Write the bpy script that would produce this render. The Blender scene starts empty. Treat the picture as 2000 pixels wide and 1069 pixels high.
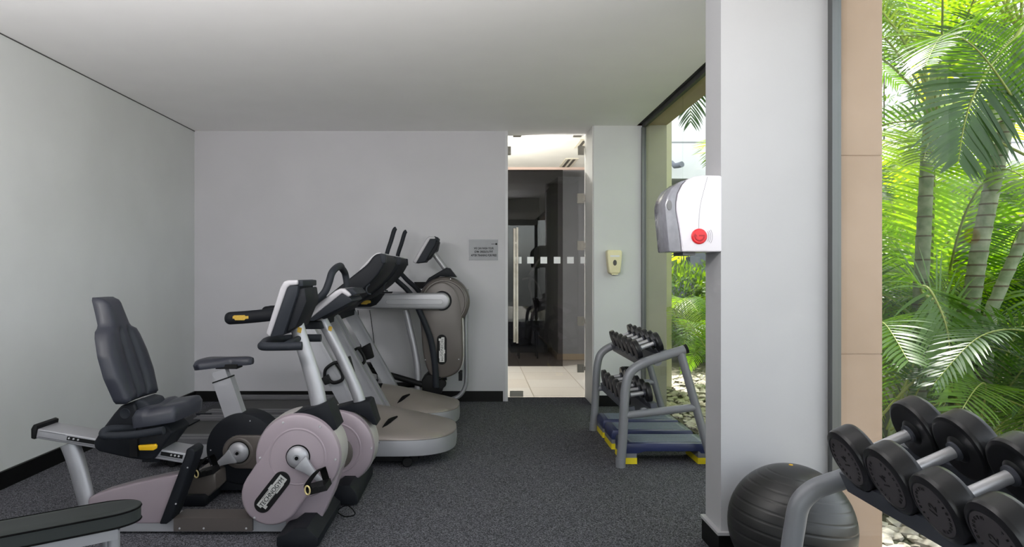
import bpy, bmesh, math, random
from mathutils import Vector, Matrix, noise
R = math.radians
C = bpy.context.scene.collection
F = 1333.0; CX = 932.0; CY = 534.5; CZ = 1.3
def P(px, py, Y):                       # a point of the room at distance Y, measured off the photograph
    return Vector(((px-CX)/F*Y, Y, CZ-(py-CY)/F*Y))
def XZ(pts, Y):
    return [((a-CX)/F*Y, CZ-(b-CY)/F*Y) for a, b in pts]

# ------------------------------------------------------------------ materials
MATS = {}
def srgb(c):
    return tuple(((v/255)/12.92 if v/255 <= .04045 else ((v/255+.055)/1.055)**2.4) for v in c) + (1,)
def mat(name, col, rough=.5, metal=0, bump=0, bscale=200, var=0, vscale=3, col2=None, coat=0, spec=.5, sheen=0, detail=2):
    if name in MATS: return MATS[name]
    m = bpy.data.materials.new(name); m.use_nodes = True
    n = m.node_tree.nodes; l = m.node_tree.links; b = n['Principled BSDF']
    b.inputs['Base Color'].default_value = srgb(col)
    b.inputs['Roughness'].default_value = rough; b.inputs['Metallic'].default_value = metal
    b.inputs['Specular IOR Level'].default_value = spec
    b.inputs['Coat Weight'].default_value = coat
    tc = n.new('ShaderNodeTexCoord')
    no = n.new('ShaderNodeTexNoise'); no.inputs['Scale'].default_value = vscale; no.inputs['Detail'].default_value = detail
    l.new(tc.outputs['Object'], no.inputs['Vector'])
    mx = n.new('ShaderNodeMix'); mx.data_type = 'RGBA'
    c2 = srgb(col2) if col2 else tuple(v*(1-(var or .06)) for v in srgb(col)[:3])+(1,)
    mx.inputs['A'].default_value = srgb(col); mx.inputs['B'].default_value = c2
    rp = n.new('ShaderNodeMapRange'); rp.inputs['From Min'].default_value = .35; rp.inputs['From Max'].default_value = .65
    l.new(no.outputs['Fac'], rp.inputs['Value']); l.new(rp.outputs['Result'], mx.inputs['Factor'])
    l.new(mx.outputs['Result'], b.inputs['Base Color'])
    if bump:
        nb = n.new('ShaderNodeTexNoise'); nb.inputs['Scale'].default_value = bscale; nb.inputs['Detail'].default_value = 3
        l.new(tc.outputs['Object'], nb.inputs['Vector'])
        bp = n.new('ShaderNodeBump'); bp.inputs['Strength'].default_value = bump; bp.inputs['Distance'].default_value = .002
        l.new(nb.outputs['Fac'], bp.inputs['Height']); l.new(bp.outputs['Normal'], b.inputs['Normal'])
    MATS[name] = m
    return m
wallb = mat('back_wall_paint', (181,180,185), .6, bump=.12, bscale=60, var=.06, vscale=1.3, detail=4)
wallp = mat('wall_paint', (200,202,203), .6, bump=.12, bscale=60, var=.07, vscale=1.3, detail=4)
colp = mat('column_paint', (179,179,182), .55, bump=.1, bscale=60, var=.03)
ceilp = mat('ceiling_paint', (245,243,244), .8, var=.02)
basebl = mat('black_skirting', (11,11,11), .45, spec=.2, var=.3, vscale=20)
whitep = mat('white_trim_paint', (200,199,196), .5)
graytrack = mat('dark_track', (70,70,68), .6, var=.3, vscale=8)
alu = mat('aluminium_frame', (104,106,106), .4, .6)
stone = mat('beige_stone', (178,153,133), .7, bump=.15, bscale=40, col2=(168,143,122), vscale=2.5, detail=5)
stone2 = mat('dim_stone', (158,154,138), .7, bump=.15, bscale=40, col2=(148,146,130), vscale=2.5, detail=5)  # pier stone with the far end's dimmer light put into its colour
silver = mat('silver_paint', (157,157,162), .42, .45, var=.04)
silverd = mat('dark_silver_paint', (146,146,150), .42, .45, var=.05)
rackgray = mat('grey_rack_enamel', (124,126,132), .4, .15, var=.05)
rackdark = mat('dark_grey_rack_steel', (78,81,90), .45, .2, var=.1)
mauve = mat('mauve_plastic', (142,130,138), .42, .1, var=.04)
taupe = mat('taupe_plastic', (84,78,75), .38, .12, var=.05)
covert = mat('treadmill_cover_plastic', (128,120,116), .33, .2, var=.05)
rim = mat('pale_rim_plastic', (176,172,170), .35, .25)
darkp = mat('charcoal_plastic', (24,26,31), .55, var=.15, spec=.15)
slate = mat('slate_plastic', (36,39,45), .55, var=.1, spec=.15)
blackr = mat('black_rubber', (17,17,19), .6, spec=.2, bump=.1, bscale=300, var=.2)
dumb = mat('dumbbell_urethane', (27,27,30), .34, bump=.08, bscale=120, var=.15, vscale=30)
dface = mat('dumbbell_end_plate', (76,72,75), .55, var=.1)
chrome = mat('brushed_steel', (208,208,213), .34, .6, bump=.05, bscale=400)
uphol = mat('blue_grey_upholstery', (43,45,54), .38, spec=.32, bump=.06, bscale=250, var=.08)
bench_m = mat('bench_vinyl', (44,48,48), .55, spec=.25, bump=.15, bscale=260, var=.08)
gold = mat('gold_sticker', (196,160,60), .4, .2, var=.2, vscale=150)
yellow = mat('yellow_plastic', (235,184,20), .4)
steply = mat('yellow_step_foot', (225,205,30), .5)
stepbl = mat('navy_step_plastic', (38,46,84), .42, bump=.1, bscale=150)
stepgr = mat('grey_step_top', (106,114,130), .55, bump=.3, bscale=220, var=.15, vscale=60)
stepsh = mat('grey_step_block', (110,112,118), .5)
beltm = mat('treadmill_belt', (38,37,37), .6, bump=.2, bscale=300, var=.15, vscale=10)
deckr = mat('deck_rail_plastic', (80,80,84), .5, var=.1)
ballm = mat('ball_vinyl', (38,38,38), .36, var=.12, vscale=6)
white_pl = mat('white_plastic', (222,218,226), .35, var=.01)
smoke = mat('smoky_plastic', (140,140,148), .15, var=.15, vscale=25)
cream_pl = mat('cream_plastic', (226,218,178), .4)
redp = mat('red_plastic', (214,40,48), .35)
greyink = mat('grey_print', (120,120,126), .5)
ink = mat('black_print', (12,12,13), .8, spec=.08)
plate = mat('silver_sign_plate', (112,114,118), .4, .25, var=.06, vscale=12)
logos = mat('logo_silver', (190,190,188), .4, .3)
frost = mat('frosted_film', (246,248,248), .7)
steelm = mat('satin_steel', (150,146,138), .35, .8)
handlem = mat('pale_door_handle', (205,200,188), .4, .2, col2=(170,160,145), vscale=9)
darkwall = mat('unlit_hall_wall', (44,44,50), .7, var=.2)  # dark grey puts the unlit far hall's shade into the wall colour
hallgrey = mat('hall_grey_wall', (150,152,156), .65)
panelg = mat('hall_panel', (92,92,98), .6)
trunkm = mat('palm_trunk', (150,158,132), .75, bump=.5, bscale=60, col2=(112,128,96), vscale=14, detail=5)
shaftm = mat('palm_crownshaft', (150,168,110), .6, col2=(128,140,90), vscale=10)
ringm = mat('palm_trunk_ring', (92,84,66), .85, bump=.4, bscale=60)
rachm = mat('palm_rachis', (150,160,80), .5)
soil = mat('garden_soil', (92,86,70), .9, bump=.6, bscale=30, col2=(60,62,44), vscale=5, detail=6)
pavem = mat('pale_paving', (205,200,190), .8, bump=.2, bscale=15, vscale=2)
pebm = mat('pale_pebble', (206,200,188), .7, bump=.3, bscale=50, col2=(150,140,126), vscale=9, detail=4)
bwallm = mat('garden_wall_grey', (120,124,134), .7, var=.1)
darkgl = mat('dark_building_glass', (50,56,62), .15)
brownb = mat('weathered_beam', (150,138,126), .8, col2=(110,100,90), vscale=20)

def carpet():
    m = bpy.data.materials.new('speckled_carpet'); m.use_nodes = True
    n = m.node_tree.nodes; l = m.node_tree.links; b = n['Principled BSDF']
    tc = n.new('ShaderNodeTexCoord')
    v = n.new('ShaderNodeTexVoronoi'); v.inputs['Scale'].default_value = 220; v.inputs['Randomness'].default_value = 1
    no = n.new('ShaderNodeTexNoise'); no.inputs['Scale'].default_value = 110; no.inputs['Detail'].default_value = 4; no.inputs['Roughness'].default_value = .8
    big = n.new('ShaderNodeTexNoise'); big.inputs['Scale'].default_value = 1.6; big.inputs['Detail'].default_value = 3
    for x in (v, no, big): l.new(tc.outputs['Object'], x.inputs['Vector'])
    ad = n.new('ShaderNodeMath'); ad.operation = 'ADD'
    sp = n.new('ShaderNodeSeparateColor'); l.new(v.outputs['Color'], sp.inputs['Color'])
    mu = n.new('ShaderNodeMath'); mu.operation = 'MULTIPLY'; mu.inputs[1].default_value = .55
    l.new(sp.outputs['Red'], mu.inputs[0]); l.new(mu.outputs[0], ad.inputs[0]); 
    m2 = n.new('ShaderNodeMath'); m2.operation = 'MULTIPLY'; m2.inputs[1].default_value = .9
    l.new(no.outputs['Fac'], m2.inputs[0]); l.new(m2.outputs[0], ad.inputs[1])
    cr = n.new('ShaderNodeValToRGB')
    e = cr.color_ramp.elements
    e[0].position = .35; e[0].color = srgb((32,32,35)); e[1].position = 1.0; e[1].color = srgb((122,122,130))
    k = e.new(.68); k.color = srgb((64,64,69))
    l.new(ad.outputs[0], cr.inputs['Fac'])
    mx = n.new('ShaderNodeMix'); mx.data_type = 'RGBA'; mx.blend_type = 'MULTIPLY'; mx.inputs['Factor'].default_value = .35
    l.new(cr.outputs['Color'], mx.inputs['A']); l.new(big.outputs['Color'], mx.inputs['B'])
    l.new(cr.outputs['Color'], b.inputs['Base Color'])
    b.inputs['Roughness'].default_value = .95; b.inputs['Specular IOR Level'].default_value = .15
    bp = n.new('ShaderNodeBump'); bp.inputs['Strength'].default_value = .7; bp.inputs['Distance'].default_value = .006
    l.new(ad.outputs[0], bp.inputs['Height']); l.new(bp.outputs['Normal'], b.inputs['Normal'])
    return m
carpetm = carpet()
def bricky(name, c1, c2, mortar, w, h, ms=.01, offset=0, rough=.6, rot=0, swap=False):
    m = bpy.data.materials.new(name); m.use_nodes = True
    n = m.node_tree.nodes; l = m.node_tree.links; b = n['Principled BSDF']
    tc = n.new('ShaderNodeTexCoord'); t = n.new('ShaderNodeTexBrick')
    mp = n.new('ShaderNodeMapping'); mp.inputs['Rotation'].default_value = (R(90) if swap else 0, 0, rot)
    l.new(tc.outputs['Object'], mp.inputs['Vector']); l.new(mp.outputs['Vector'], t.inputs['Vector'])
    t.offset = offset; t.inputs['Color1'].default_value = srgb(c1); t.inputs['Color2'].default_value = srgb(c2)
    t.inputs['Mortar'].default_value = srgb(mortar); t.inputs['Scale'].default_value = 1
    t.inputs['Brick Width'].default_value = w; t.inputs['Row Height'].default_value = h; t.inputs['Mortar Size'].default_value = ms
    l.new(t.outputs['Color'], b.inputs['Base Color']); b.inputs['Roughness'].default_value = rough
    return m
tilem = bricky('cream_floor_tile', (184,180,172), (178,171,160), (140,132,118), .6, .6, .006, rough=.35)
whitepan = bricky('white_cladding', (235,235,236), (230,231,233), (150,152,155), 2.3, 1.35, .018, swap=True)
def glassmat(name, tint, refl=1.0):
    m = bpy.data.materials.new(name); m.use_nodes = True
    n = m.node_tree.nodes; l = m.node_tree.links
    n.remove(n['Principled BSDF']); out = n['Material Output']
    tr = n.new('ShaderNodeBsdfTransparent'); tr.inputs['Color'].default_value = tint
    gl = n.new('ShaderNodeBsdfGlossy'); gl.inputs['Roughness'].default_value = .01
    fr = n.new('ShaderNodeFresnel'); fr.inputs['IOR'].default_value = 1.45
    mu = n.new('ShaderNodeMath'); mu.operation = 'MULTIPLY'; mu.inputs[1].default_value = refl
    l.new(fr.outputs[0], mu.inputs[0])
    mx = n.new('ShaderNodeMixShader'); l.new(mu.outputs[0], mx.inputs[0]); l.new(tr.outputs[0], mx.inputs[1]); l.new(gl.outputs[0], mx.inputs[2])
    l.new(mx.outputs[0], out.inputs['Surface'])
    return m
winglass = glassmat('window_glass', (.96,.975,.965,1), .07)
doorglass = glassmat('door_glass', (.86,.87,.87,1), 1.0)
tintglass = glassmat('tinted_glass', (.52,.5,.5,1), .3)
def leafmat(name, c1, c2, tr=.45, rough=.38):
    m = bpy.data.materials.new(name); m.use_nodes = True
    n = m.node_tree.nodes; l = m.node_tree.links; b = n['Principled BSDF']; out = n['Material Output']
    oi = n.new('ShaderNodeObjectInfo'); tc = n.new('ShaderNodeTexCoord'); no = n.new('ShaderNodeTexNoise'); no.inputs['Scale'].default_value = 4
    l.new(tc.outputs['Object'], no.inputs['Vector'])
    ad = n.new('ShaderNodeMath'); ad.operation = 'ADD'; l.new(oi.outputs['Random'], ad.inputs[0]); l.new(no.outputs['Fac'], ad.inputs[1])
    mm = n.new('ShaderNodeMath'); mm.operation = 'MULTIPLY_ADD'; mm.inputs[1].default_value = .9; mm.inputs[2].default_value = -.4; l.new(ad.outputs[0], mm.inputs[0])
    mm.use_clamp = True
    mx = n.new('ShaderNodeMix'); mx.data_type = 'RGBA'; mx.inputs['A'].default_value = srgb(c1); mx.inputs['B'].default_value = srgb(c2)
    l.new(mm.outputs[0], mx.inputs['Factor']); l.new(mx.outputs['Result'], b.inputs['Base Color'])
    b.inputs['Roughness'].default_value = rough
    t = n.new('ShaderNodeBsdfTranslucent')
    tm = n.new('ShaderNodeMix'); tm.data_type = 'RGBA'; tm.blend_type = 'MULTIPLY'; tm.inputs['Factor'].default_value = 1; tm.inputs['B'].default_value = (2.6,2.4,.35,1)
    l.new(mx.outputs['Result'], tm.inputs['A']); l.new(tm.outputs['Result'], t.inputs['Color'])
    ms = n.new('ShaderNodeMixShader'); ms.inputs[0].default_value = tr
    l.new(b.outputs[0], ms.inputs[1]); l.new(t.outputs[0], ms.inputs[2]); l.new(ms.outputs[0], out.inputs['Surface'])
    return m
leafA = leafmat('palm_leaf', (52,88,30), (88,124,42))
leafB = leafmat('bright_palm_leaf', (92,130,32), (138,160,44), .55)
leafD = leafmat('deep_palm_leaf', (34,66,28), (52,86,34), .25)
leafS = leafmat('shrub_leaf', (80,112,46), (118,142,60), .4)
def emat(name, col, s):
    m = bpy.data.materials.new(name); m.use_nodes = True
    b = m.node_tree.nodes['Principled BSDF']; b.inputs['Emission Color'].default_value = col; b.inputs['Emission Strength'].default_value = s
    b.inputs['Base Color'].default_value = (.9,.9,.9,1)
    return m

# ------------------------------------------------------------------ objects
def rootloc(o):
    v = Vector((0,0,0))
    while o is not None: v += o.location; o = o.parent
    return v
def obj(name, bm, m, parent=None, smooth=35):
    me = bpy.data.meshes.new(name)
    bmesh.ops.recalc_face_normals(bm, faces=bm.faces[:])
    if parent is not None: bmesh.ops.translate(bm, verts=bm.verts[:], vec=-rootloc(parent))
    bm.to_mesh(me); bm.free()
    if smooth:
        me.polygons.foreach_set('use_smooth', [True]*len(me.polygons)); me.set_sharp_from_angle(angle=R(smooth))
    for k in (m if isinstance(m, (list, tuple)) else [m]): me.materials.append(k)
    o = bpy.data.objects.new(name, me); C.objects.link(o)
    if parent is not None: o.parent = parent
    return o
def thing(name, label, cat, loc=(0,0,0), group=None):
    o = bpy.data.objects.new(name, None); o.empty_display_size = .1; C.objects.link(o); o.location = loc
    o['label'] = label; o['category'] = cat
    if group: o['group'] = group
    return o
def tag(o, label, cat, group=None, kind=None):
    o['label'] = label; o['category'] = cat
    if group: o['group'] = group
    if kind: o['kind'] = kind
    return o
def struct(name, bm, m, parent=None, smooth=None):
    o = obj(name, bm, m, parent, smooth); o['kind'] = 'structure'; return o
def kids(o): return [c for c in bpy.data.objects if c.parent == o]
def copy_tree(o, parent=None, **kw):
    c = o.copy(); C.objects.link(c); c.parent = parent
    for k in kids(o): copy_tree(k, c)
    return c
# ------------------------------------------------------------------ shapes
def NB(): return bmesh.new()
def bev(bm, geom_verts, w, seg=2, ang=30):
    vs = set(geom_verts)
    es = [e for e in bm.edges if e.verts[0] in vs and e.verts[1] in vs and len(e.link_faces) == 2 and e.calc_face_angle(0) > R(ang)]
    if w and es: bmesh.ops.bevel(bm, geom=es, offset=w, segments=seg, profile=.5, affect='EDGES', clamp_overlap=True)
def box(bm, x0, x1, y0, y1, z0, z1, b=0, seg=2, mi=0):
    v = [bm.verts.new(p) for p in ((x0,y0,z0),(x1,y0,z0),(x1,y1,z0),(x0,y1,z0),(x0,y0,z1),(x1,y0,z1),(x1,y1,z1),(x0,y1,z1))]
    for f in ((3,2,1,0),(4,5,6,7),(0,1,5,4),(1,2,6,5),(2,3,7,6),(3,0,4,7)):
        bm.faces.new([v[i] for i in f]).material_index = mi
    bev(bm, v, b, seg); return bm
def obox(bm, c, ax, ay, az, b=0, seg=2):        # oriented box: centre, three half axes
    c = Vector(c); ax, ay, az = Vector(ax), Vector(ay), Vector(az)
    v = [bm.verts.new(c+ax*i+ay*j+az*k) for i,j,k in ((-1,-1,-1),(1,-1,-1),(1,1,-1),(-1,1,-1),(-1,-1,1),(1,-1,1),(1,1,1),(-1,1,1))]
    for f in ((3,2,1,0),(4,5,6,7),(0,1,5,4),(1,2,6,5),(2,3,7,6),(3,0,4,7)): bm.faces.new([v[i] for i in f])
    bev(bm, v, b, seg); return bm
def prism(bm, xz, y0, y1, b=0, seg=2, y0s=None, ang=50):            # polygon in X-Z pushed along Y, rims bevelled
    if sum(xz[i][0]*xz[(i+1)%len(xz)][1]-xz[(i+1)%len(xz)][0]*xz[i][1] for i in range(len(xz))) < 0: xz = xz[::-1]
    a = [bm.verts.new((x,y0,z)) for x,z in xz]; c = [bm.verts.new((x,y1,z)) for x,z in xz]
    fa = bm.faces.new(a[::-1]); fb = bm.faces.new(c)
    n = len(xz)
    for i in range(n): bm.faces.new((a[i],a[(i+1)%n],c[(i+1)%n],c[i]))
    if b:
        bmesh.ops.recalc_face_normals(bm, faces=list({f for v in a+c for f in v.link_faces}))
        bev(bm, a+c, b, seg, ang)
    return bm
def smoothpoly(pts, n=5, closed=True):          # Catmull-Rom resample
    out = []; m = len(pts)
    rng = range(m) if closed else range(m-1)
    g = lambda i: Vector(pts[i % m]) if closed else Vector(pts[max(0,min(m-1,i))])
    for i in rng:
        p0,p1,p2,p3 = g(i-1),g(i),g(i+1),g(i+2)
        for k in range(n):
            t = k/n
            out.append(.5*((2*p1)+(p2-p0)*t+(2*p0-5*p1+4*p2-p3)*t*t+(3*p1-p0-3*p2+p3)*t**3))
    if not closed: out.append(Vector(pts[-1]))
    return out
def sp2(pts, n=5): return [(v.x, v.y) for v in smoothpoly([(a,b,0) for a,b in pts], n)]
def circ(cx, cz, r, n=40, a0=0, a1=360):
    k = n if a1-a0 >= 360 else n+1
    return [(cx+r*math.cos(R(a0+(a1-a0)*i/n)), cz+r*math.sin(R(a0+(a1-a0)*i/n))) for i in range(k)]
def stadium(c0, c1, r0, r1=None, n=14):         # hull of two circles
    r1 = r0 if r1 is None else r1
    d = Vector((c1[0]-c0[0], c1[1]-c0[1])); L = d.length; th = math.atan2(d.y, d.x)
    be = math.acos(max(-1,min(1,(r0-r1)/L)))
    out = []
    for i in range(n+1):
        a = th-be+2*be*i/n; out.append((c1[0]+r1*math.cos(a), c1[1]+r1*math.sin(a)))
    for i in range(n+1):
        a = th+be+(2*math.pi-2*be)*i/n; out.append((c0[0]+r0*math.cos(a), c0[1]+r0*math.sin(a)))
    return out
def tube(bm, pts, r, n=14, sm=6, cap=True, flat=1.0, up=None, mi=0):          # swept tube; r number or list; flat squashes along second axis
    if sm > 1 and len(pts) > 2:
        q = smoothpoly(pts, sm, False)
        if isinstance(r, (list,tuple)):
            rr = []
            for i in range(len(pts)-1):
                for k in range(sm): rr.append(r[i]+(r[i+1]-r[i])*k/sm)
            rr.append(r[-1]); r = rr
        pts = q
    pts = [Vector(p) for p in pts]
    if not isinstance(r, (list,tuple)): r = [r]*len(pts)
    N = None; rings = []
    for i, p in enumerate(pts):
        t = (pts[min(i+1,len(pts)-1)]-pts[max(i-1,0)]).normalized()
        if N is None:
            u = Vector(up) if up else (Vector((0,1,0)) if abs(t.y) < .9 else Vector((0,0,1)))
            N = (u-t*u.dot(t)).normalized()
        else: N = (N-t*N.dot(t)).normalized()
        B = t.cross(N)
        rings.append([bm.verts.new(p+r[i]*(math.cos(2*math.pi*k/n)*N*flat+math.sin(2*math.pi*k/n)*B)) for k in range(n)])
    for a, b in zip(rings, rings[1:]):
        for k in range(n): bm.faces.new((a[k],a[(k+1)%n],b[(k+1)%n],b[k])).material_index = mi
    if cap:
        bm.faces.new(rings[0][::-1]).material_index = mi; bm.faces.new(rings[-1]).material_index = mi
    return bm
def lathe(bm, prof, c=(0,0,0), axis='Y', n=40, mi=0):          # prof: (radius, along-axis)
    c = Vector(c)
    def pt(r, h, a):
        u, v = r*math.cos(a), r*math.sin(a)
        return c+(Vector((u,h,v)) if axis=='Y' else Vector((h,u,v)) if axis=='X' else Vector((u,v,h)))
    rings = []
    for r, h in prof:
        if r < 1e-6: rings.append([bm.verts.new(pt(0,h,0))])
        else: rings.append([bm.verts.new(pt(r,h,2*math.pi*k/n)) for k in range(n)])
    for a, b in zip(rings, rings[1:]):
        for k in range(n):
            q = [a[k % len(a)], a[(k+1) % len(a)], b[(k+1) % len(b)], b[k % len(b)]]
            q = list(dict.fromkeys(q))
            if len(q) > 2: bm.faces.new(q).material_index = mi
    for g in (rings[0], rings[-1]):
        if len(g) > 2: bm.faces.new(g).material_index = mi
    return bm
def disc(bm, c, r, y0, y1, b=.004, n=48):
    return lathe(bm, [(0,y0),(r-b,y0),(r-b*.3,y0+b*.3),(r,y0+b),(r,y1-b),(r-b,y1),(0,y1)], (c[0],0,c[1]), 'Y', n)
def screws(pts, y, root, r=.004):
    for x, z in pts: obj('screw', lathe(NB(), [(0,y-.003),(r*.7,y-.003),(r,y),(r,y+.003),(0,y+.003)], (x,0,z), 'Y', 10), chrome, root)
def addmesh(bm, me, M):
    n0 = len(bm.verts); bm.from_mesh(me); bm.verts.ensure_lookup_table()
    for v in bm.verts[n0:]: v.co = M @ v.co
_tc = {}
def textmesh(s, size, ext=.0006, off=0, align='CENTER'):
    k = (s,size,ext,off)
    if k in _tc: return _tc[k]
    cu = bpy.data.curves.new('t', 'FONT'); cu.body = s; cu.size = size; cu.extrude = ext; cu.offset = off
    cu.align_x = align; cu.align_y = 'CENTER'; cu.resolution_u = 3
    o = bpy.data.objects.new('t', cu); C.objects.link(o); bpy.context.view_layer.update()
    dg = bpy.context.evaluated_depsgraph_get()
    me = bpy.data.meshes.new_from_object(o.evaluated_get(dg))
    bpy.data.objects.remove(o); _tc[k] = me
    return me
def frame(c, right, up):        # matrix placing text (x right, y up) at c
    r = Vector(right).normalized(); u = Vector(up).normalized(); n = r.cross(u)
    M = Matrix((r,u,n)).transposed().to_4x4(); M.translation = Vector(c); return M
def badge(parent, c, ang, L, r, y):         # black lozenge with the maker's wordmark on a silver plate; face looks to -Y
    a = R(ang); d = (math.cos(a), math.sin(a))
    bm = NB(); h = L/2
    prism(bm, stadium((c[0]-d[0]*h,c[1]-d[1]*h),(c[0]+d[0]*h,c[1]+d[1]*h),r), y-.003, y+.004, .0015, 1)
    o = obj('badge', bm, blackr, parent)
    u = (-d[1], d[0]); T = lambda s, t: (c[0]+d[0]*s+u[0]*t, c[1]+d[1]*s+u[1]*t)
    W = (h+r*.45); H = r*.5
    bm = NB()
    pl = [(-W,-H*.2),(-W,H*1.05),(-W*.55,H*1.05),(-W*.2,H*1.05),(W*.02,H*1.05),(W*.02,H*1.3),(W*.3,H*1.3),(W*.3,H*1.05),(W*.9,H*1.05),(W,H*1.05),(W,-H*.95),(W*.7,-H*.95),(W*.7,-H*1.1),(W*.1,-H*1.1),(W*.1,-H*.8),(-W*.72,-H*.8),(-W*.72,-H*1.25),(-W*.9,-H*1.25),(-W*.9,-H*.2)]
    prism(bm, [T(*p) for p in pl], y-.005, y-.002)
    obj('logo_plate', bm, logos, o, None)
    bm = NB()
    tm = textmesh('TechnoGym'.upper(), H*1.5, .0008, 0)
    w = max(v.co.x for v in tm.vertices)-min(v.co.x for v in tm.vertices)
    M = frame((*[T(0,0)[0], y-.0055], T(0,0)[1]), (d[0],0,d[1]), (u[0],0,u[1]))
    M = M @ Matrix.Diagonal((W*1.82/w,1,1,1)); addmesh(bm, tm, M)
    for s0, s1, t in ((-W*.6,-W*.02,H*.82),(-W*.5,W*.55,-H*.72)):
        prism(bm, [T(s0,t),T(s1,t),T(s1,t+H*.08),T(s0,t+H*.08)], y-.006, y-.004)
    obj('wordmark', bm, ink, o, None)
# ================================================================== ROOM
H = 2.75; XL = -2.875; XG = 1.635; YB = 6.94; YR = 6.69; YF = -4.0; XO = 1.857
bm = box(NB(), XL, XG+.01, YF, 7.17, -.1, 0); struct('floor', bm, carpetm)
bm = box(NB(), XL-.15, 1.565, YF, YB+.25, H, H+.15); struct('ceiling', bm, ceilp)
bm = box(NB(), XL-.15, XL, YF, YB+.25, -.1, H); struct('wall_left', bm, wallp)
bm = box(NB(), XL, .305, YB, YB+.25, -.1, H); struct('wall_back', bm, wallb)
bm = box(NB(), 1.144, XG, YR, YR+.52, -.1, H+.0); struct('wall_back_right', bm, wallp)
bm = box(NB(), .305, 1.144, YB, YB+.3, 2.79, H+.15); struct('trim_1', bm, ceilp)
# black skirting boards with a rounded top
def skirt(name, x0, x1, y0, y1, h=.105, side='y'):
    struct(name, box(NB(), x0, x1, y0, y1, 0, h, .006, 2), basebl)
skirt('baseboard_left', XL, XL+.02, YF, YB)
skirt('baseboard_back', XL+.02, .262, YB-.018, YB)
skirt('baseboard_back_right', 1.16, XG-.03, YR-.018, YR)
struct('trim_2', box(NB(), .285, .312, YB-.004, YB+.25, 0, H, .002), mat('jamb_paint', (192,192,195), .5))
struct('trim_3', box(NB(), 1.132, 1.146, YR+.02, YR+.5, 0, H, .003), whitep)
struct('trim_15', box(NB(), XL, XL+.006, YF, YB, H-.006, H), graytrack)  # dark strip standing in for the shadow gap along the ceiling edge
# column between the two windows
YC0, YC1, XC = 3.13, 3.34, 1.118
struct('wall_column', box(NB(), XC, XG-.02, YC0, YC1, 0, H, .004), colp)
bm = box(NB(), XC-.016, XG-.03, YC0-.016, YC1+.01, 0, .105, .004); struct('baseboard_column', bm, basebl)
bm = box(NB(), XC-.022, XG-.03, YC0-.022, YC1+.012, .105, .118, .003); struct('trim_4', bm, colp)
# window track, frames, glass
struct('trim_5', box(NB(), 1.565, XG+.02, YF, YR, H+.02, H+.15), graytrack)
struct('trim_6', box(NB(), XG-.02, XG+.012, YF, YR, H-.022, H+.02), graytrack)
def winframe(y, n):
    struct('trim_%d' % n, box(NB(), XG-.028, XG+.012, y-.02, y+.02, 0, H-.02, .002), alu)
winframe(YC0-.022, 7); winframe(YC1+.03, 8); winframe(YR-.02, 9)
struct('trim_10', box(NB(), XG-.012, XG+.012, YF, YR, 0, .02, .002), alu)
def pane(n, y0, y1):
    struct('window_%d' % n, box(NB(), XG-.005, XG+.005, y0, y1, .02, H-.02), winglass)
pane(1, YC1+.05, 5.425); pane(2, 5.432, YR-.04); pane(3, 1.2, YC0-.045); pane(4, -1.2, 1.193); pane(5, -3.9, -1.207)
# outer wall: piers, header, base
def pier(name, y0, y1, m, x1=XO):
    bm = NB(); seams = [-.3, .93, 1.84, 2.76]          # stone slabs with fine joints
    for a, b in zip(seams, seams[1:]): box(bm, XG+.012, x1, y0, y1, a+.003, b-.003, .003, 1)
    box(bm, XG+.013, x1-.004, y0+.004, y1-.004, -.3, 2.76)
    struct(name, bm, m)
pier('wall_pier_near', YC0, YC1, stone); pier('wall_pier_far', YR, YR+.5, stone2)
struct('wall_header', box(NB(), XG+.03, XO, YF-.3, 9.5, 2.755, 5.2), stone)
struct('wall_corridor_outer', box(NB(), XG+.012, XO-.01, YR+.5, 16, -.3, 2.76), stone2)
struct('wall_facade_fin', box(NB(), XO, 2.28, 8.0, 8.35, -.3, 5.2), mat('cream_render',(222,214,200),.7))
struct('wall_roof', box(NB(), XL-.3, XO, YF-.3, 16, 3.0, 3.3), ceilp)
# unseen rear of the room, glazed wide to let light onto column and back wall
struct('wall_front', box(NB(), XL, XG, YF-.15, YF, 2.6, H+.2), wallp)
for i, x in enumerate((XL+.05, -1.35, .15, XG-.05)):
    struct('trim_%d' % (11+i), box(NB(), x-.04, x+.04, YF-.1, YF, 0, 2.6), alu)
for i, (a, b) in enumerate(((XL+.09,-1.39),(-1.31,.11),(.19,XG-.09))):
    struct('window_%d' % (6+i), box(NB(), a, b, YF-.06, YF-.05, 0, 2.6), winglass)

# ------------------------------------------------------------------ glass door and the hall beyond
YD = 7.17
d = bpy.data.objects.new('door_1', None); C.objects.link(d); d.location = (.32, YD, 0); d['kind'] = 'structure'
obj('door_leaf', box(NB(), .325, 1.125, YD-.005, YD+.005, .012, 2.375), doorglass, d, None)
bm = NB(); x = P(1008, 0, YD-.05).x
za, zb = P(0,447,YD).z, P(0,668,YD).z
box(bm, x-.028, x-.004, YD-.055, YD-.03, zb, za, .005); box(bm, x+.002, x+.022, YD-.06, YD-.035, zb-.01, za+.01, .005)
for z in (za-.15, zb+.15): tube(bm, [(x,YD-.035,z),(x,YD,z)], .008, 8, 1)
obj('door_handle', bm, handlem, d)
for px in (1012, 1036, 1062, 1088, 1114, 1140):
    a = P(px-6.5, 502, YD); b = P(px+6.5, 515, YD)
    obj('frosted_square', box(NB(), a.x, b.x, YD-.007, YD-.0055, b.z, a.z), frost, d, None)
def fitting(px0, py0, px1, py1, two=False):
    a = P(px0,py0,YD-.02); b = P(px1,py1,YD-.02); bm = NB()
    box(bm, a.x, b.x, YD-.018, YD+.018, b.z, a.z, .002)
    if two: box(bm, b.x-.02, b.x+.012, YD-.03, YD+.0, b.z+.025, a.z-.025, .003)
    return bm
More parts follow.
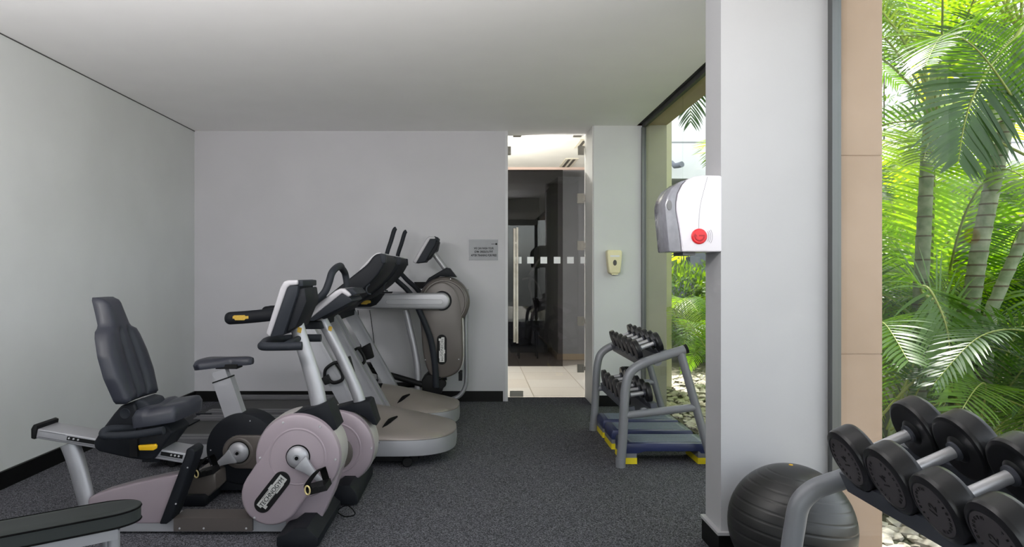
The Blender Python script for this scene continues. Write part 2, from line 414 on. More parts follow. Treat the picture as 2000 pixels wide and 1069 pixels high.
for q in ((1128,378,1141,397,1),(1128,471,1141,489,1),(1128,619,1141,637,1),(1128,712,1141,728,1)):
    obj('hinge', fitting(*q), steelm, d)
obj('patch_lock', fitting(996,765,1022,775.5), steelm, d)
t = bpy.data.objects.new('window_9', None); C.objects.link(t); t.location = (.32,YD,2.38); t['kind'] = 'structure'
obj('transom_pane', box(NB(), .315, 1.13, YD-.005, YD+.005, 2.385, 2.79), winglass, t, None)
for q in ((1002,257,1018,267,0),(1120,257,1136,267,0),(989,286,998,302,0),(1129,285,1141,302,0)):
    obj('glass_clamp', fitting(*q), steelm, t)
# hall
struct('floor_hall', box(NB(), -2.2, XG, 7.17, 15, -.1, -.002), tilem)
struct('ceiling_hall', box(NB(), -2.2, XG, YB+.25, 9.6, 2.79, 2.9), mat('hall_ceiling_white',(232,229,222),.8))
struct('ceiling_hall_far', box(NB(), -2.2, XG, 9.6, 15, 2.76, 2.9), mat('unlit_far_ceiling',(150,150,152),.8))  # greyer than the near hall ceiling, its lower light put into the colour
struct('trim_16', box(NB(), -2.2, XG, 9.56, 9.6, 2.755, 2.79), mat('pink_cove',(215,190,178),.7))
struct('window_10', box(NB(), -2.2, 1.2, 9.57, 9.58, 0, 2.76), tintglass)
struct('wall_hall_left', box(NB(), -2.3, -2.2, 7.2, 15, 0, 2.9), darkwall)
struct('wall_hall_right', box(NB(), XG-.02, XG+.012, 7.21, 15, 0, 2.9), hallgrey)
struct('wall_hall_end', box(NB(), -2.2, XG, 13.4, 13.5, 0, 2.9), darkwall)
struct('wall_hall_pillar', box(NB(), 1.215, XG-.02, 10.28, 13.4, 0, 2.76), hallgrey)
struct('baseboard_hall', box(NB(), 1.20, XG-.02, 10.265, 13.4, 0, .09, .003), mat('beige_skirting',(176,160,134),.5))
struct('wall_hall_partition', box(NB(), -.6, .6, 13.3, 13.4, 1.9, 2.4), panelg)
for i, (pa, pb, Y0, Y1) in enumerate(((1121,1150,7.56,8.05),(1092,1123,8.8,9.5))):
    x0 = (pa-CX)/F*Y1; 
    v = thing('ceiling_vent', ('slotted cream vent in the hall ceiling, the one nearer the glass door','slotted cream vent in the hall ceiling, the one farther from the door')[i], 'vent', (x0+.08,(Y0+Y1)/2,2.79), 'hall ceiling vents')
    obj('vent_frame', box(NB(), x0, x0+.17, Y0, Y1, 2.778, 2.79, .002), mat('vent_cream',(222,214,196),.5), v)
    for k in (0,1): obj('slot', box(NB(), x0+.035+k*.065, x0+.07+k*.065, Y0+.03, Y1-.03, 2.776, 2.781), mat('slot_dark',(84,78,70),.6), v, None)
# hall floor mat, gym gear in the dark
tag(obj('floor_mat', box(NB(), .58, .86, 11.3, 12.2, 0, .012, .003), blackr), 'small black mat on the dark hall floor beyond the glass door', 'mat')
m1 = thing('exercise_machine', 'dark exercise machine with a silver upright arm in the unlit hall', 'gym machine', (.9,11.6,0))
bm = NB(); box(bm, .55, 1.15, 11.2, 12.3, 0, .12, .02); obj('base', bm, darkp, m1)
bm = NB(); tube(bm, [(.93,11.5,.1),(.93,11.5,.8),(.88,11.5,1.1),(.93,11.45,1.32)], .022); obj('upright', bm, silverd, m1)
bm = NB(); tube(bm, [(.88,11.45,1.28),(1.0,11.4,1.48),(1.1,11.4,1.58)], .024); obj('handle', bm, silver, m1)
bm = NB(); tube(bm, [(.75,11.4,1.2),(.9,11.4,1.22),(1.02,11.4,1.1),(1.05,11.4,.95)], .014); obj('grip', bm, silverd, m1)
bm = NB(); box(bm, .72,.98,11.3,11.7,.42,.52,.03); obj('seat', bm, darkp, m1)
bm = NB(); box(bm, .66,.74,11.3,11.7,.5,.95,.03); obj('backrest', bm, darkp, m1)
ch = thing('chair', 'black chair standing behind the glass door in the unlit hall', 'chair', (.62,10.6,0))
bm = NB(); box(bm,.62,.95,10.4,10.75,.42,.48,.02); obj('seat', bm, blackr, ch)
bm = NB(); box(bm,.58,.63,10.4,10.75,.5,.9,.02); obj('backrest', bm, blackr, ch)
for a in (.64,.92):
    for b in (10.42,10.72): obj('leg', tube(NB(), [(a,b,.44),(a,b,0)], .012, 8, 1), blackr, ch)

# ------------------------------------------------------------------ wall fittings
a = P(916,468,YB-.01); b = P(972.5,508.5,YB-.01)
s = thing('notice_sign', 'grey metal sign on the back wall about washing gym outfits', 'sign', ((a.x+b.x)/2,YB,(a.z+b.z)/2))
obj('sign_plate', box(NB(), a.x, b.x, YB-.006, YB, b.z, a.z, .001), plate, s)
bm = NB()
for i, (tx, py, w) in enumerate((('WE CAN WASH YOUR',485.6,38.5),('GYM  DRESS/OUTFIT',492.2,36.5),('AFTER TRAINING FOR FREE',499.2,50))):
    tm = textmesh(tx, .03, .0006, .0007); ww = max(v.co.x for v in tm.vertices)-min(v.co.x for v in tm.vertices)
    addmesh(bm, tm, frame((P(944.8,0,YB).x, YB-.0068, P(0,py,YB).z), (1,0,0), (0,0,1)) @ Matrix.Diagonal((w/F*YB/ww,1,1,1)))
obj('lettering', bm, ink, s, None)
bm = NB(); c0 = P(965,477,YB)
for k in range(7): box(bm, c0.x-.028+k*.006, c0.x-.024+k*.006, YB-.0068, YB-.006, c0.z-.003, c0.z+.003)
obox(bm, (c0.x+.022,YB-.0065,c0.z), (.006,0,.006), (0,.0006,0), (-.006,0,.006))
obj('small_logo', bm, ink, s, None)
# soap dispenser
c = P(1199.5,511,YR); s = thing('soap_dispenser', 'small cream soap dispenser on the wall right of the glass door', 'soap dispenser', (c.x,YR,c.z))
pr = XZ([(1185,491),(1188,488.5),(1212,489),(1214.5,492),(1213,515),(1211,532),(1208,534.5),(1192,535),(1189,532),(1186.5,512)], YR-.08)
obj('housing', prism(NB(), pr, YR-.1, YR, .012, 3), cream_pl, s)
bm = NB(); q = XZ([(1201,513.5)], YR-.1)[0]
prism(bm, [(q[0]+.018*math.cos(t*math.pi/12), q[1]+.028*math.sin(t*math.pi/12)) for t in range(24)], YR-.103, YR-.09, .001,1)
obj('window', bm, mat('dispenser_window',(60,58,52),.2), s)
q = XZ([(1192,499),(1210,502)], YR-.1); obj('label_strip', box(NB(), q[0][0], q[1][0], YR-.102, YR-.095, q[1][1], q[0][1]), mat('pale_label',(222,224,230),.5), s, None)
q = XZ([(1195,531),(1207,537)], YR-.09); obj('nozzle', box(NB(), q[0][0], q[1][0], YR-.09, YR-.04, q[1][1], q[0][1], .004), cream_pl, s)
# paper dispenser on the column
Yp = YC0-.004
s = thing('towel_dispenser', 'white and smoky grey paper towel dispenser on the white column', 'towel dispenser', (XC,YC0+.1,1.39))
full = [(1410,343),(1375,342),(1352,345),(1330,354),(1312,368),(1303,384),(1299,400),(1300,420),(1303,450),(1307,492),(1335,492.5),(1410,492)]
white = [(1410,343),(1375,342),(1354,345),(1343,351),(1334,360),(1325,378),(1322,395),(1322,412),(1326,435),(1330,460),(1333,492),(1410,492)]
gw = 14
body = XZ(white, Yp); obj('housing', prism(NB(), body, Yp, YC1-.005, .008, 3, ang=25), white_pl, s)
grey = [p for p in full[3:10]]+[(1331,492),(1328,460),(1324,435),(1320,412),(1320,395),(1323,378),(1332,360),(1341,351)]
obj('front_window', prism(NB(), XZ(grey, Yp+.006), Yp+.006, YC1-.01, .006, 2, ang=40), smoke, s)
bm = NB(); pc = XZ([(1308,401)], Yp)[0]
prism(bm, [(pc[0]+.012*math.cos(t*math.pi/12), pc[1]+.023*math.sin(t*math.pi/12)) for t in range(24)], Yp+.003, Yp+.01, .001, 1); obj('lock', bm, mat('grey_lock',(110,110,112),.4), s)
bm = NB(); pc = XZ([(1365,462)], Yp)[0]; lathe(bm, [(0,Yp-.012),(.03,Yp-.011),(.0355,Yp-.006),(.0355,Yp+.002),(0,Yp+.002)], (pc[0],0,pc[1]), 'Y', 40)
knob = obj('knob', bm, redp, s)
bm = NB()
tube(bm, [(pc[0]+.020*math.cos(R(a0)),Yp-.012,pc[1]+.020*math.sin(R(a0))) for a0 in range(175,361,15)], .0034, 8, 1, flat=.5)
prism(bm, [(pc[0]-.029,pc[1]-.001),(pc[0]-.011,pc[1]-.001),(pc[0]-.021,pc[1]+.013)], Yp-.0135, Yp-.011)
obox(bm, (pc[0]+.010,Yp-.0125,pc[1]+.003), (.013,0,.0), (0,.0012,0), (0,0,.003))
obj('arrow', bm, mat('dark_red_print',(168,26,36),.5), knob)
bm = NB()
for k, rr in enumerate((.046,.054,.062)):
    tube(bm, [(pc[0]+rr*math.cos(R(t)), Yp-.0005, pc[1]+rr*math.sin(R(t))) for t in range(-30,31,10)], .0007, 6, 1)
sl = XZ([(1382,345),(1374,375),(1368,400),(1365,430),(1365,456)], Yp); tube(bm, [(x,Yp,z) for x,z in sl], .0009, 6, 4)
obj('printed_lines', bm, greyink, s)
q = XZ([(1334,492),(1358,499)], Yp+.03); obj('paper_slot', box(NB(), q[0][0], q[1][0], Yp+.03, YC1-.03, q[1][1], q[0][1], .003), mat('slot_grey',(84,84,88),.5), s)
# wall socket plates and cord
tag(obj('wall_bracket', box(NB(), P(810,0,YB).x, P(836,0,YB).x, YB-.06, YB, P(0,563,YB).z, P(0,551,YB).z, .004), blackr), 'black box on the back wall behind the cross trainer', 'wall box')
tag(obj('wall_socket', box(NB(), P(1214,0,YR).x, P(1228,0,YR).x, YR-.03, YR, P(0,733,YR).z, P(0,716,YR).z, .003), blackr), 'small black socket box low on the wall behind the far dumbbell rack', 'socket')

# ================================================================== RECUMBENT BIKE
rb = thing('recumbent_bike', 'recumbent exercise bike with navy backrest, mauve casing and yellow lever', 'exercise bike', (-1.4,3.47,0))
bm = NB(); box(bm, P(168,0,3.42).x, P(560,0,3.42).x, 3.405, 3.535, .012, .072, .015, 3); obj('base_beam', bm, silver, rb)
bm = NB(); x0, x1 = P(338,0,3.38).x, P(492,0,3.38).x
box(bm, x0, x1, 3.385, 3.52, .02, .085, .02, 4); tr = obj('foot_tray', bm, mat('brown_grey_plastic',(72,66,64),.5), rb)
screws([(x0+.03,.035),(x0+.15,.035),(x1-.03,.035)],  3.384, tr, .005)
bm = NB(); tube(bm, [P(136,866,3.45),P(150,905,3.45),P(171,985,3.45),P(178,1010,3.45)], [.047,.045,.042,.042], 20, 5, flat=.8); obj('rear_post', bm, silver, rb)
bm = NB(); box(bm, -2.03,-1.9,3.2,3.74,0,.065,.02,3); obj('rear_foot', bm, darkp, rb)
bm = NB(); prism(bm, XZ([(170,980),(176,972),(200,962),(260,945),(320,932),(352,926),(318,1024),(180,1024)], 3.4), 3.4, 3.50, .010, 3, ang=40); obj('side_panel', bm, mauve, rb)
bm = NB(); prism(bm, XZ([(361,889),(363,879),(369,875),(377,878),(380,884),(378,896),(337,1008),(331,1020),(324,1025),(310,1025)], 3.38), 3.38, 3.50, .010, 3, ang=40); sp = obj('rail_support', bm, darkp, rb)
screws(XZ([(366,914),(343,985)], 3.378),  3.379, sp, .004)
# seat rail
q = XZ([(70,838),(363,886),(358,906),(66,856)], 3.385)
bm = NB(); prism(bm, q, 3.385, 3.545, .006, 3, ang=40); rl = obj('seat_rail', bm, silver, rb)
for s0, s1 in ((.215,.42),(.84,.985)):
    bm = NB(); L = lambda s, t: (q[0][0]+(q[1][0]-q[0][0])*s+(q[3][0]-q[0][0])*t, q[0][1]+(q[1][1]-q[0][1])*s+(q[3][1]-q[0][1])*t)
    prism(bm, [L(s0,.22),L(s1,.22),L(s1,.62),L(s0,.62)], 3.382, 3.39); obj('slot', bm, blackr, rl, None)
bm = NB(); prism(bm, [L(.03,.12),L(.2,.12),L(.2,.16),L(.03,.16)], 3.383, 3.39); prism(bm, [L(.03,.75),L(.98,.75),L(.98,.8),L(.03,.8)], 3.383, 3.39); obj('groove', bm, mat('groove_grey',(90,90,94),.5), rl, None)
screws([L(t,.4) for t in (.23,.26,.29,.91,.935,.96)],  3.38, rl, .005)
bm = NB(); prism(bm, XZ([(61,838),(66,829),(74,832),(69,859),(61,857)], 3.38), 3.375, 3.555, .006, 2); obj('rail_end_cap', bm, blackr, rb)
# carriage
bm = NB(); prism(bm, XZ([(236,792),(262,788),(270,812),(300,823),(322,830),(338,846),(303,893),(298,899),(286,901),(255,897),(192,883),(183,876),(182,864),(194,845),(222,808)], 3.36), 3.36, 3.57, .012, 3, ang=25)
ca = obj('seat_carriage', bm, darkp, rb)
bm = NB(); cc = XZ([(243,809)], 3.355)[0]; lathe(bm, [(0,-.001),(.021,-.001),(.024,-.0025),(.027,0)], (cc[0],3.36,cc[1]), 'Y', 30); obj('round_cap', bm, slate, ca)
bm = NB(); prism(bm, XZ([(256,786),(275,780),(292,783),(300,800),(300,830),(268,822)], 3.4), 3.38, 3.56, .015, 3); obj('back_bracket', bm, slate, rb)
bm = NB(); prism(bm, XZ([(290,822),(340,833),(318,885),(300,893)], 3.45), 3.40, 3.6, .01); obj('seat_support', bm, darkp, rb)
# seat pad (soft box) and backrest (soft shell with two creases)
def softbox(bm, fn, nu=16, nv=16):
    g = [[bm.verts.new(fn(u/nu*2-1, v/nv*2-1)) for v in range(nv+1)] for u in range(nu+1)]
    for u in range(nu):
        for v in range(nv): bm.faces.new((g[u][v],g[u+1][v],g[u+1][v+1],g[u][v+1]))
    return g
def pad(bm, top, bot, nu=18, nv=18):
    a = softbox(bm, top, nu, nv); b = softbox(bm, bot, nu, nv)
    rim_ = lambda g: [g[u][0] for u in range(nu)]+[g[nu][v] for v in range(nv)]+[g[u][nv] for u in range(nu,0,-1)]+[g[0][v] for v in range(nv,0,-1)]
    ra, rb_ = rim_(a), rim_(b)
    for i in range(len(ra)): bm.faces.new((ra[i],ra[(i+1)%len(ra)],rb_[(i+1)%len(rb_)],rb_[i]))
def sqr(u, v, k=.35):           # square to rounded square
    return u*math.sqrt(1-k*v*v), v*math.sqrt(1-k*u*u)
bm = NB()
def top(u, v):
    a, b = sqr(u, v, .14); e = max(abs(u),abs(v)); h = .036*(1-e**12)
    dip = -.012*math.exp(-((v)/.35)**2)*(1-.5*(u+1)/2)+.01*(u<-.4)
    return (-1.56+.105*a, 3.47+.195*b*(1-.08*u), .612+h+dip+.015*u)
def bot(u, v):
    a, b = sqr(u, v, .14); return (-1.56+.10*a, 3.47+.19*b*(1-.08*u), .568+.012*u)
pad(bm, top, bot); obj('seat', bm, uphol, rb, 70)
bm = NB()
def hw(t):      # half width of the backrest along its height
    ks = [(0,.158),(.03,.172),(.25,.198),(.45,.192),(.62,.165),(.68,.145),(.72,.105),(.85,.092),(.97,.082),(1,.07)]
    for (a,b),(c,d_) in zip(ks, ks[1:]):
        if t <= c: return b+(d_-b)*(t-a)/(c-a)
    return ks[-1][1]
def bk(front):
    def f(u, v):
        t = (v+1)/2; z = .665+.515*t; w = hw(t); y = 3.47+w*u
        x = -1.725-(z-.67)*.30-.01*t*t
        e = max(abs(u), abs(v)**3)
        if front:
            x += .042*(1-e**6)-.014*math.exp(-((abs(u)-.28)/.09)**2)*(abs(v)<.93)*(t<.68)+.018*u*u*(t<.7)
        else: x -= .03
        return (x, y, z)
    return f
pad(bm, bk(True), bk(False), 28, 34); obj('backrest', bm, uphol, rb, 60)
bm = NB(); tube(bm, [P(262,838,3.36),P(222,838,3.28),P(204,843,3.24),P(203,851,3.23),P(225,852,3.23),P(268,849,3.23),P(320,841,3.23)], .019, 14, 6); obj('side_handle', bm, slate, rb)
bm = NB(); tube(bm, [P(262,838,3.58),P(240,830,3.66),P(232,833,3.7),P(268,835,3.7),P(310,830,3.7)], .019, 14, 6); obj('side_handle', bm, slate, rb)
bm = NB(); box(bm, P(253,0,3.34).x, P(268,0,3.34).x, 3.34, 3.37, P(0,893,3.34).z, P(0,858,3.34).z, .004); obj('lever_bracket', bm, blackr, rb)
bm = NB(); prism(bm, XZ([(270,870),(303,868),(306,871),(305,877),(300,880),(272,880)], 3.33), 3.325, 3.345, .004, 2); o = obj('lever', bm, yellow, rb); o['label'] = 'yellow adjustment lever'
# drive casing
def casing(root, c, r, y0, y1, lobe=None, lr=.145):
    bm = NB()
    lathe(bm, [(0,y0),(r*.62,y0),(r*.63,y0-.0025),(r*.655,y0-.0025),(r*.67,y0),(r-.018,y0),(r-.007,y0+.006),(r,y0+.022),(r,y1-.02),(r-.006,y1-.006),(r-.02,y1),(0,y1)], (c[0],0,c[1]), 'Y', 72)
    if lobe: prism(bm, stadium(c, lobe, r*.72, lr), y0-.001, y1-.02, .012, 3, ang=50)
    return obj('drive_casing', bm, mauve, root)
Yn = 3.365
big = XZ([(581,893)], Yn)[0]; lob = XZ([(529,969)], Yn)[0]
bm = NB(); prism(bm, XZ([(520,1026),(622,1026),(648,970),(666,915),(600,880),(500,960)], 3.41), 3.41, 3.55, .012, 3); obj('lower_body', bm, mauve, rb)
cs = casing(rb, big, .212, Yn, 3.575, lob, .148)
bm = NB(); lathe(bm, [(.213,Yn+.03),(.2155,Yn+.05),(.2155,3.53),(.213,3.56)], (big[0],0,big[1]), 'Y', 72); obj('rim', bm, rim, cs)
screws(XZ([(553,826),(625,834),(508,895),(655,898),(497,1012)], Yn),  Yn-.001, cs, .006)
cb = XZ([(532,961.5)], Yn)[0]
badge(cs, cb, 52, .152, .042, Yn-.002)
bm = NB(); prism(bm, XZ([(516,842),(540,820),(590,801),(618,794),(640,786),(659,838),(652,842),(625,822),(590,812),(560,814),(535,828)], 3.39), 3.39, 3.555, .008, 2); obj('shroud', bm, darkp, rb)
bm = NB(); tube(bm, [P(626,806,3.47),P(617,760,3.47),P(603,710,3.47),P(587,660,3.47),P(577,625,3.47)], [.042,.041,.039,.037,.036], 20, 5, flat=.85); col = obj('console_post', bm, silver, rb)
def sticker(root, px, py, Y, w=.02, h=.026):
    p = P(px,py,Y); bm = NB(); obox(bm, p, (w/2,0,-w*.15), (0,.001,0), (h*.1,0,h/2)); o = obj('sticker', bm, gold, root, None)
sticker(col, 585, 645, 3.432)
# console
def console(root, bez, dark, back, Y0, Y1, hump):
    bm = NB(); prism(bm, XZ(dark, Y0), Y0+.004, Y1-.004, .006, 2); b = obj('console', bm, slate, root)
    bm = NB(); prism(bm, XZ(bez, Y0), Y0, Y1, .007, 3, ang=25); obj('bezel', bm, mat('pale_bezel',(160,158,163),.5,.1), b)
    bm = NB(); prism(bm, XZ(back, Y0), Y0+.03, Y1-.03, .008, 2); obj('console_back', bm, darkp, b)
    bm = NB(); prism(bm, XZ(hump, Y0), Y0+.02, Y1-.02, .004, 2); obj('top_cap', bm, slate, b)
    return b
console(rb, [(519,652),(547,562),(554,550),(562,547.5),(581,547.5),(581,557),(566,558),(560,563),(527,659)],
        [(560,562),(566,557),(582,558),(580,575),(553,655),(526,660)],
        [(578,565),(592,562),(596,590),(575,640),(555,652)], 3.31, 3.63, [(579,547),(590,548.5),(590,560),(579,560)])
za = P(0,676,3.27).z
bm = NB(); tube(bm, [P(590,676,3.28),P(555,677,3.275),P(515,677,3.28),(-1.045,3.33,za),(-1.065,3.47,za+.005),(-1.045,3.61,za),(-.99,3.66,za),(-.9,3.67,za),(-.84,3.67,za)], .0205, 14, 6); hb = obj('handlebar', bm, slate, rb)
bm = NB(); tube(bm, [(-.93,3.28,za),(-.9,3.47,za+.02),(-.93,3.66,za)], .015, 10, 6); obj('cross_brace', bm, slate, hb)
# crank and pedal
def crank(root, c, tip, Y, hubr=.055, pedal_dir=1):
    bm = NB(); lathe(bm, [(0,Y-.026),(hubr*.25,-0+Y-.026),(hubr*.3,Y-.03),(hubr*.5,Y-.029),(hubr*.86,Y-.02),(hubr,Y-.008),(hubr,Y+.02),(0,Y+.02)], (c[0],0,c[1]), 'Y', 40)
    d_ = Vector((tip[0]-c[0], tip[1]-c[1])); n_ = Vector((-d_.y,d_.x)).normalized(); 
    pl = [(c[0]+d_.x*t+n_.x*w*s, c[1]+d_.y*t+n_.y*w*s) for s in (1,) for t, w in ((.15,hubr*.78),(.4,hubr*.5),(.7,.017),(1,.013))]+[(c[0]+d_.x*t-n_.x*w, c[1]+d_.y*t-n_.y*w) for t, w in ((1,.013),(.7,.017),(.4,hubr*.5),(.15,hubr*.78))]
    prism(bm, pl, Y-.038, Y-.016, .005, 2)
    k = obj('crank', bm, silver, root)
    bm = NB(); lathe(bm, [(0,Y-.032),(.009,Y-.032),(.009,Y-.024),(0,Y-.024)], (c[0],0,c[1]), 'Y', 16); obj('bolt', bm, ink, k)
    bm = NB(); lathe(bm, [(hubr,Y-.004),(hubr*1.08,Y-.004),(hubr*1.08,Y+.004),(hubr,Y+.004)], (c[0],0,c[1]), 'Y', 40); obj('seal_ring', bm, ink, k)
    # pedal: block, toe strap, buckle
    x, z = tip; y0 = Y-.15; y1 = Y-.04
    bm = NB(); obox(bm, (x,(y0+y1)/2,z-.005), (.047,0,.012), (0,(y1-y0)/2,0), (-.004,0,.013), .006); tube(bm, [(x,Y-.02,z),(x,y0,z)], .009, 10, 1)
    lathe(bm, [(0,y0-.006),(.014,y0-.006),(.014,y0+.01),(0,y0+.01)], (x,0,z), 'Y', 16)
    pd = obj('pedal', bm, blackr, k)
    bm = NB(); pts = [(x-.035,y0,z+.0),(x-.04,y0-.005,z+.025),(x-.01,y0+.01,z+.07),(x+.012,(y0+y1)/2,z+.085),(x+.01,y1-.01,z+.065),(x+.025,y1,z+.005)]
    q_ = smoothpoly(pts, 6, False); w = Vector((.016,0,.006))
    vs = [(bm.verts.new(p+w), bm.verts.new(p-w), bm.verts.new(p-w+Vector((0,.002,-.002))), bm.verts.new(p+w+Vector((0,.002,-.002)))) for p in q_]
    for a, b in zip(vs, vs[1:]):
        for i in range(4): bm.faces.new((a[i],a[(i+1)%4],b[(i+1)%4],b[i]))
    bm.faces.new(vs[0]); bm.faces.new(vs[-1][::-1])
    obj('toe_strap', bm, ink, pd)
    bm = NB(); cx_, cz_ = x-.038, z+.0
    pts = [Vector((cx_+.011*math.cos(t)-.004*math.sin(t), y0-.012, cz_+.02*math.sin(t)+.004*math.cos(t))) for t in [i*math.pi/8 for i in range(17)]]
    tube(bm, pts, .004, 8, 1, cap=False); obj('buckle', bm, mat('pale_gold_metal',(214,196,140),.35,.4), pd)
crank(rb, XZ([(581,894)], 3.35)[0], XZ([(626,945)], 3.3)[0], 3.36)
bm = NB()
prism(bm, [(-.945,.012),(-.945,.062),(-.9,.075),(-.86,.105),(-.80,.105),(-.765,.075),(-.745,.06),(-.745,.012)], 3.2, 3.73, .012, 2, ang=60)
for y in (3.24,3.69): box(bm, -.92,-.77,y-.02,y+.02,0,.014)
obj('front_foot', bm, darkp, rb)
bm = NB(); tube(bm, [(-.75,3.66,.03),(-.70,3.68,.05),(-.655,3.66,.01),(-.70,3.63,.006),(-.745,3.65,.02)], .003, 8, 5); obj('cable', bm, ink, rb)

# ================================================================== UPRIGHT BIKE
ub = thing('upright_bike', 'upright exercise bike with navy saddle and bull-horn bar behind the recumbent bike', 'exercise bike', (-1.2,4.08,0))
Yn = 3.98
fd = XZ([(656,876)], Yn)[0]; rd = XZ([(470,879)], Yn)[0]
bm = NB(); box(bm, -1.6,-.75, 4.0,4.16,.03,.13,.02,3); obj('base_beam', bm, darkp, ub)
bm = NB(); disc(bm, rd, .208, 3.99, 4.17, .012, 64); rc = obj('rear_casing', bm, darkp, ub)
screws(XZ([(488,823),(411,880)], 3.985),  3.988, rc, .004)
bm = NB(); k0 = XZ([(466,884)], 3.97)[0]; prism(bm, stadium(k0, (fd[0],k0[1]-.005), .097, .10), 3.972, 4.05, .008, 2, ang=50)
lathe(bm, [(.062,3.971),(.068,3.968),(.078,3.968),(.084,3.971)], (k0[0],0,k0[1]), 'Y', 40); obj('side_panel', bm, taupe, ub)
cs = casing(ub, fd, .222, Yn, 4.19)
bm = NB(); lathe(bm, [(.223,Yn+.03),(.2255,Yn+.05),(.2255,4.15),(.223,4.17)], (fd[0],0,fd[1]), 'Y', 72); obj('rim', bm, rim, cs)
screws(XZ([(725,876),(620,815)], Yn),  Yn-.001, cs, .006)
bm = NB(); prism(bm, XZ([(638,803),(694,789),(716,784),(722,786),(736,832),(728,830),(712,815),(694,806),(660,801)], 4.0), 4.0, 4.17, .008, 2); obj('shroud', bm, darkp, ub)
bm = NB(); tube(bm, [P(708,806,4.08),P(699,772,4.08),P(682,730,4.08),P(657,677,4.08),P(625,618,4.08)], [.037,.036,.034,.033,.033], 20, 5); col = obj('console_post', bm, silver, ub)
sticker(col, 645, 642, 4.046)
bm = NB(); pa, pb = P(437,742,4.06), P(462,815,4.06); ax = (pb-pa)/2; nx = Vector((-ax.z,0,ax.x)).normalized()
obox(bm, (pa+pb)/2, ax, (0,.035,0), nx*.054, .014, 3); spp = obj('seat_tube', bm, silver, ub)
bm = NB(); obox(bm, pa+(pa-pb).normalized()*.004, (pa-pb).normalized()*.004, (0,.037,0), nx*.056, .003); obj('collar', bm, blackr, spp)
bm = NB(); obox(bm, P(433,732,4.06), ax*.25, (0,.028,0), nx*.04, .012, 3); obj('seat_post', bm, silver, ub)
bm = NB()
def stop(u, v):
    t = (u+1)/2; w = .125*(1-t)**.8+.045 if t > .0 else .17
    w = .15-.115*min(1,t/.62)**1.1 if t < .62 else .035+.004*math.sin((t-.62)*8)
    w *= math.sqrt(max(.02,1-max(0,(.12-t)/.12)**2*.6-max(0,(t-.9)/.1)**2*.6))
    e = abs(v)
    return (-1.66+.32*t, 4.08+w*v, .796+.010*t-.026*e**4-.010*max(0,abs(2*t-1))**8)
def sbot(u, v):
    x, y, z = stop(u, v); t = (u+1)/2; return (x-.004*u, 4.08+(y-4.08)*.9, .735+.022*t)
pad(bm, stop, sbot, 26, 16); sd = obj('saddle', bm, uphol, ub, 70)
bm = NB(); box(bm, -1.545,-1.42,4.03,4.13,.735,.762,.006); obj('saddle_clamp', bm, blackr, sd)
console(ub, [(589,627),(622,593),(655,568),(664,564),(673,564),(682,572),(686,577),(680,581),(668,573),(600,627)],
        [(598,627),(668,573),(684,582),(688,589),(625,622),(612,628)],
        [(620,621),(682,586),(676,600),(630,625)], 3.9, 4.26, [(672,564),(688,564),(697,575),(684,579),(676,570)])
bm = NB(); prism(bm, XZ([(587,628),(625,628),(630,643),(592,643),(587,638)], 4.0), 3.98, 4.18, .006, 2); obj('console_bracket', bm, darkp, ub)
bm = NB(); tube(bm, [P(589,628,3.9),P(605,600,3.88),P(632,574,3.88),P(642,553,3.89),P(648,534,3.91),P(656,524,3.97),(-.82,4.09,1.345),P(668,525,4.2),P(674,535,4.27),P(677,560,4.28),P(665,580,4.28),P(630,603,4.28),P(610,622,4.26)], .021, 14, 5); obj('handlebar', bm, slate, ub)
crank(ub, k0, XZ([(409,917)], 3.9)[0], 3.97, .06)
bm = NB(); prism(bm, [(-1.665,.0),(-1.665,.045),(-1.64,.06),(-1.53,.06),(-1.51,.045),(-1.51,0)], 3.8, 4.36, .01, 2); obj('rear_foot', bm, darkp, ub)
bm = NB(); prism(bm, XZ([(376,925),(421,925),(423,955),(402,976),(362,978)], 3.84), 3.84, 4.3, .012, 2); obj('rear_foot_cover', bm, taupe, ub)
bm = NB(); prism(bm, [(-.845,.01),(-.845,.06),(-.81,.09),(-.77,.12),(-.71,.12),(-.68,.085),(-.665,.06),(-.665,.01)], 3.8, 4.36, .01, 2, ang=60)
for y in (3.85,4.3): box(bm, -.83,-.69,y-.02,y+.02,0,.012)
obj('front_foot', bm, darkp, ub)

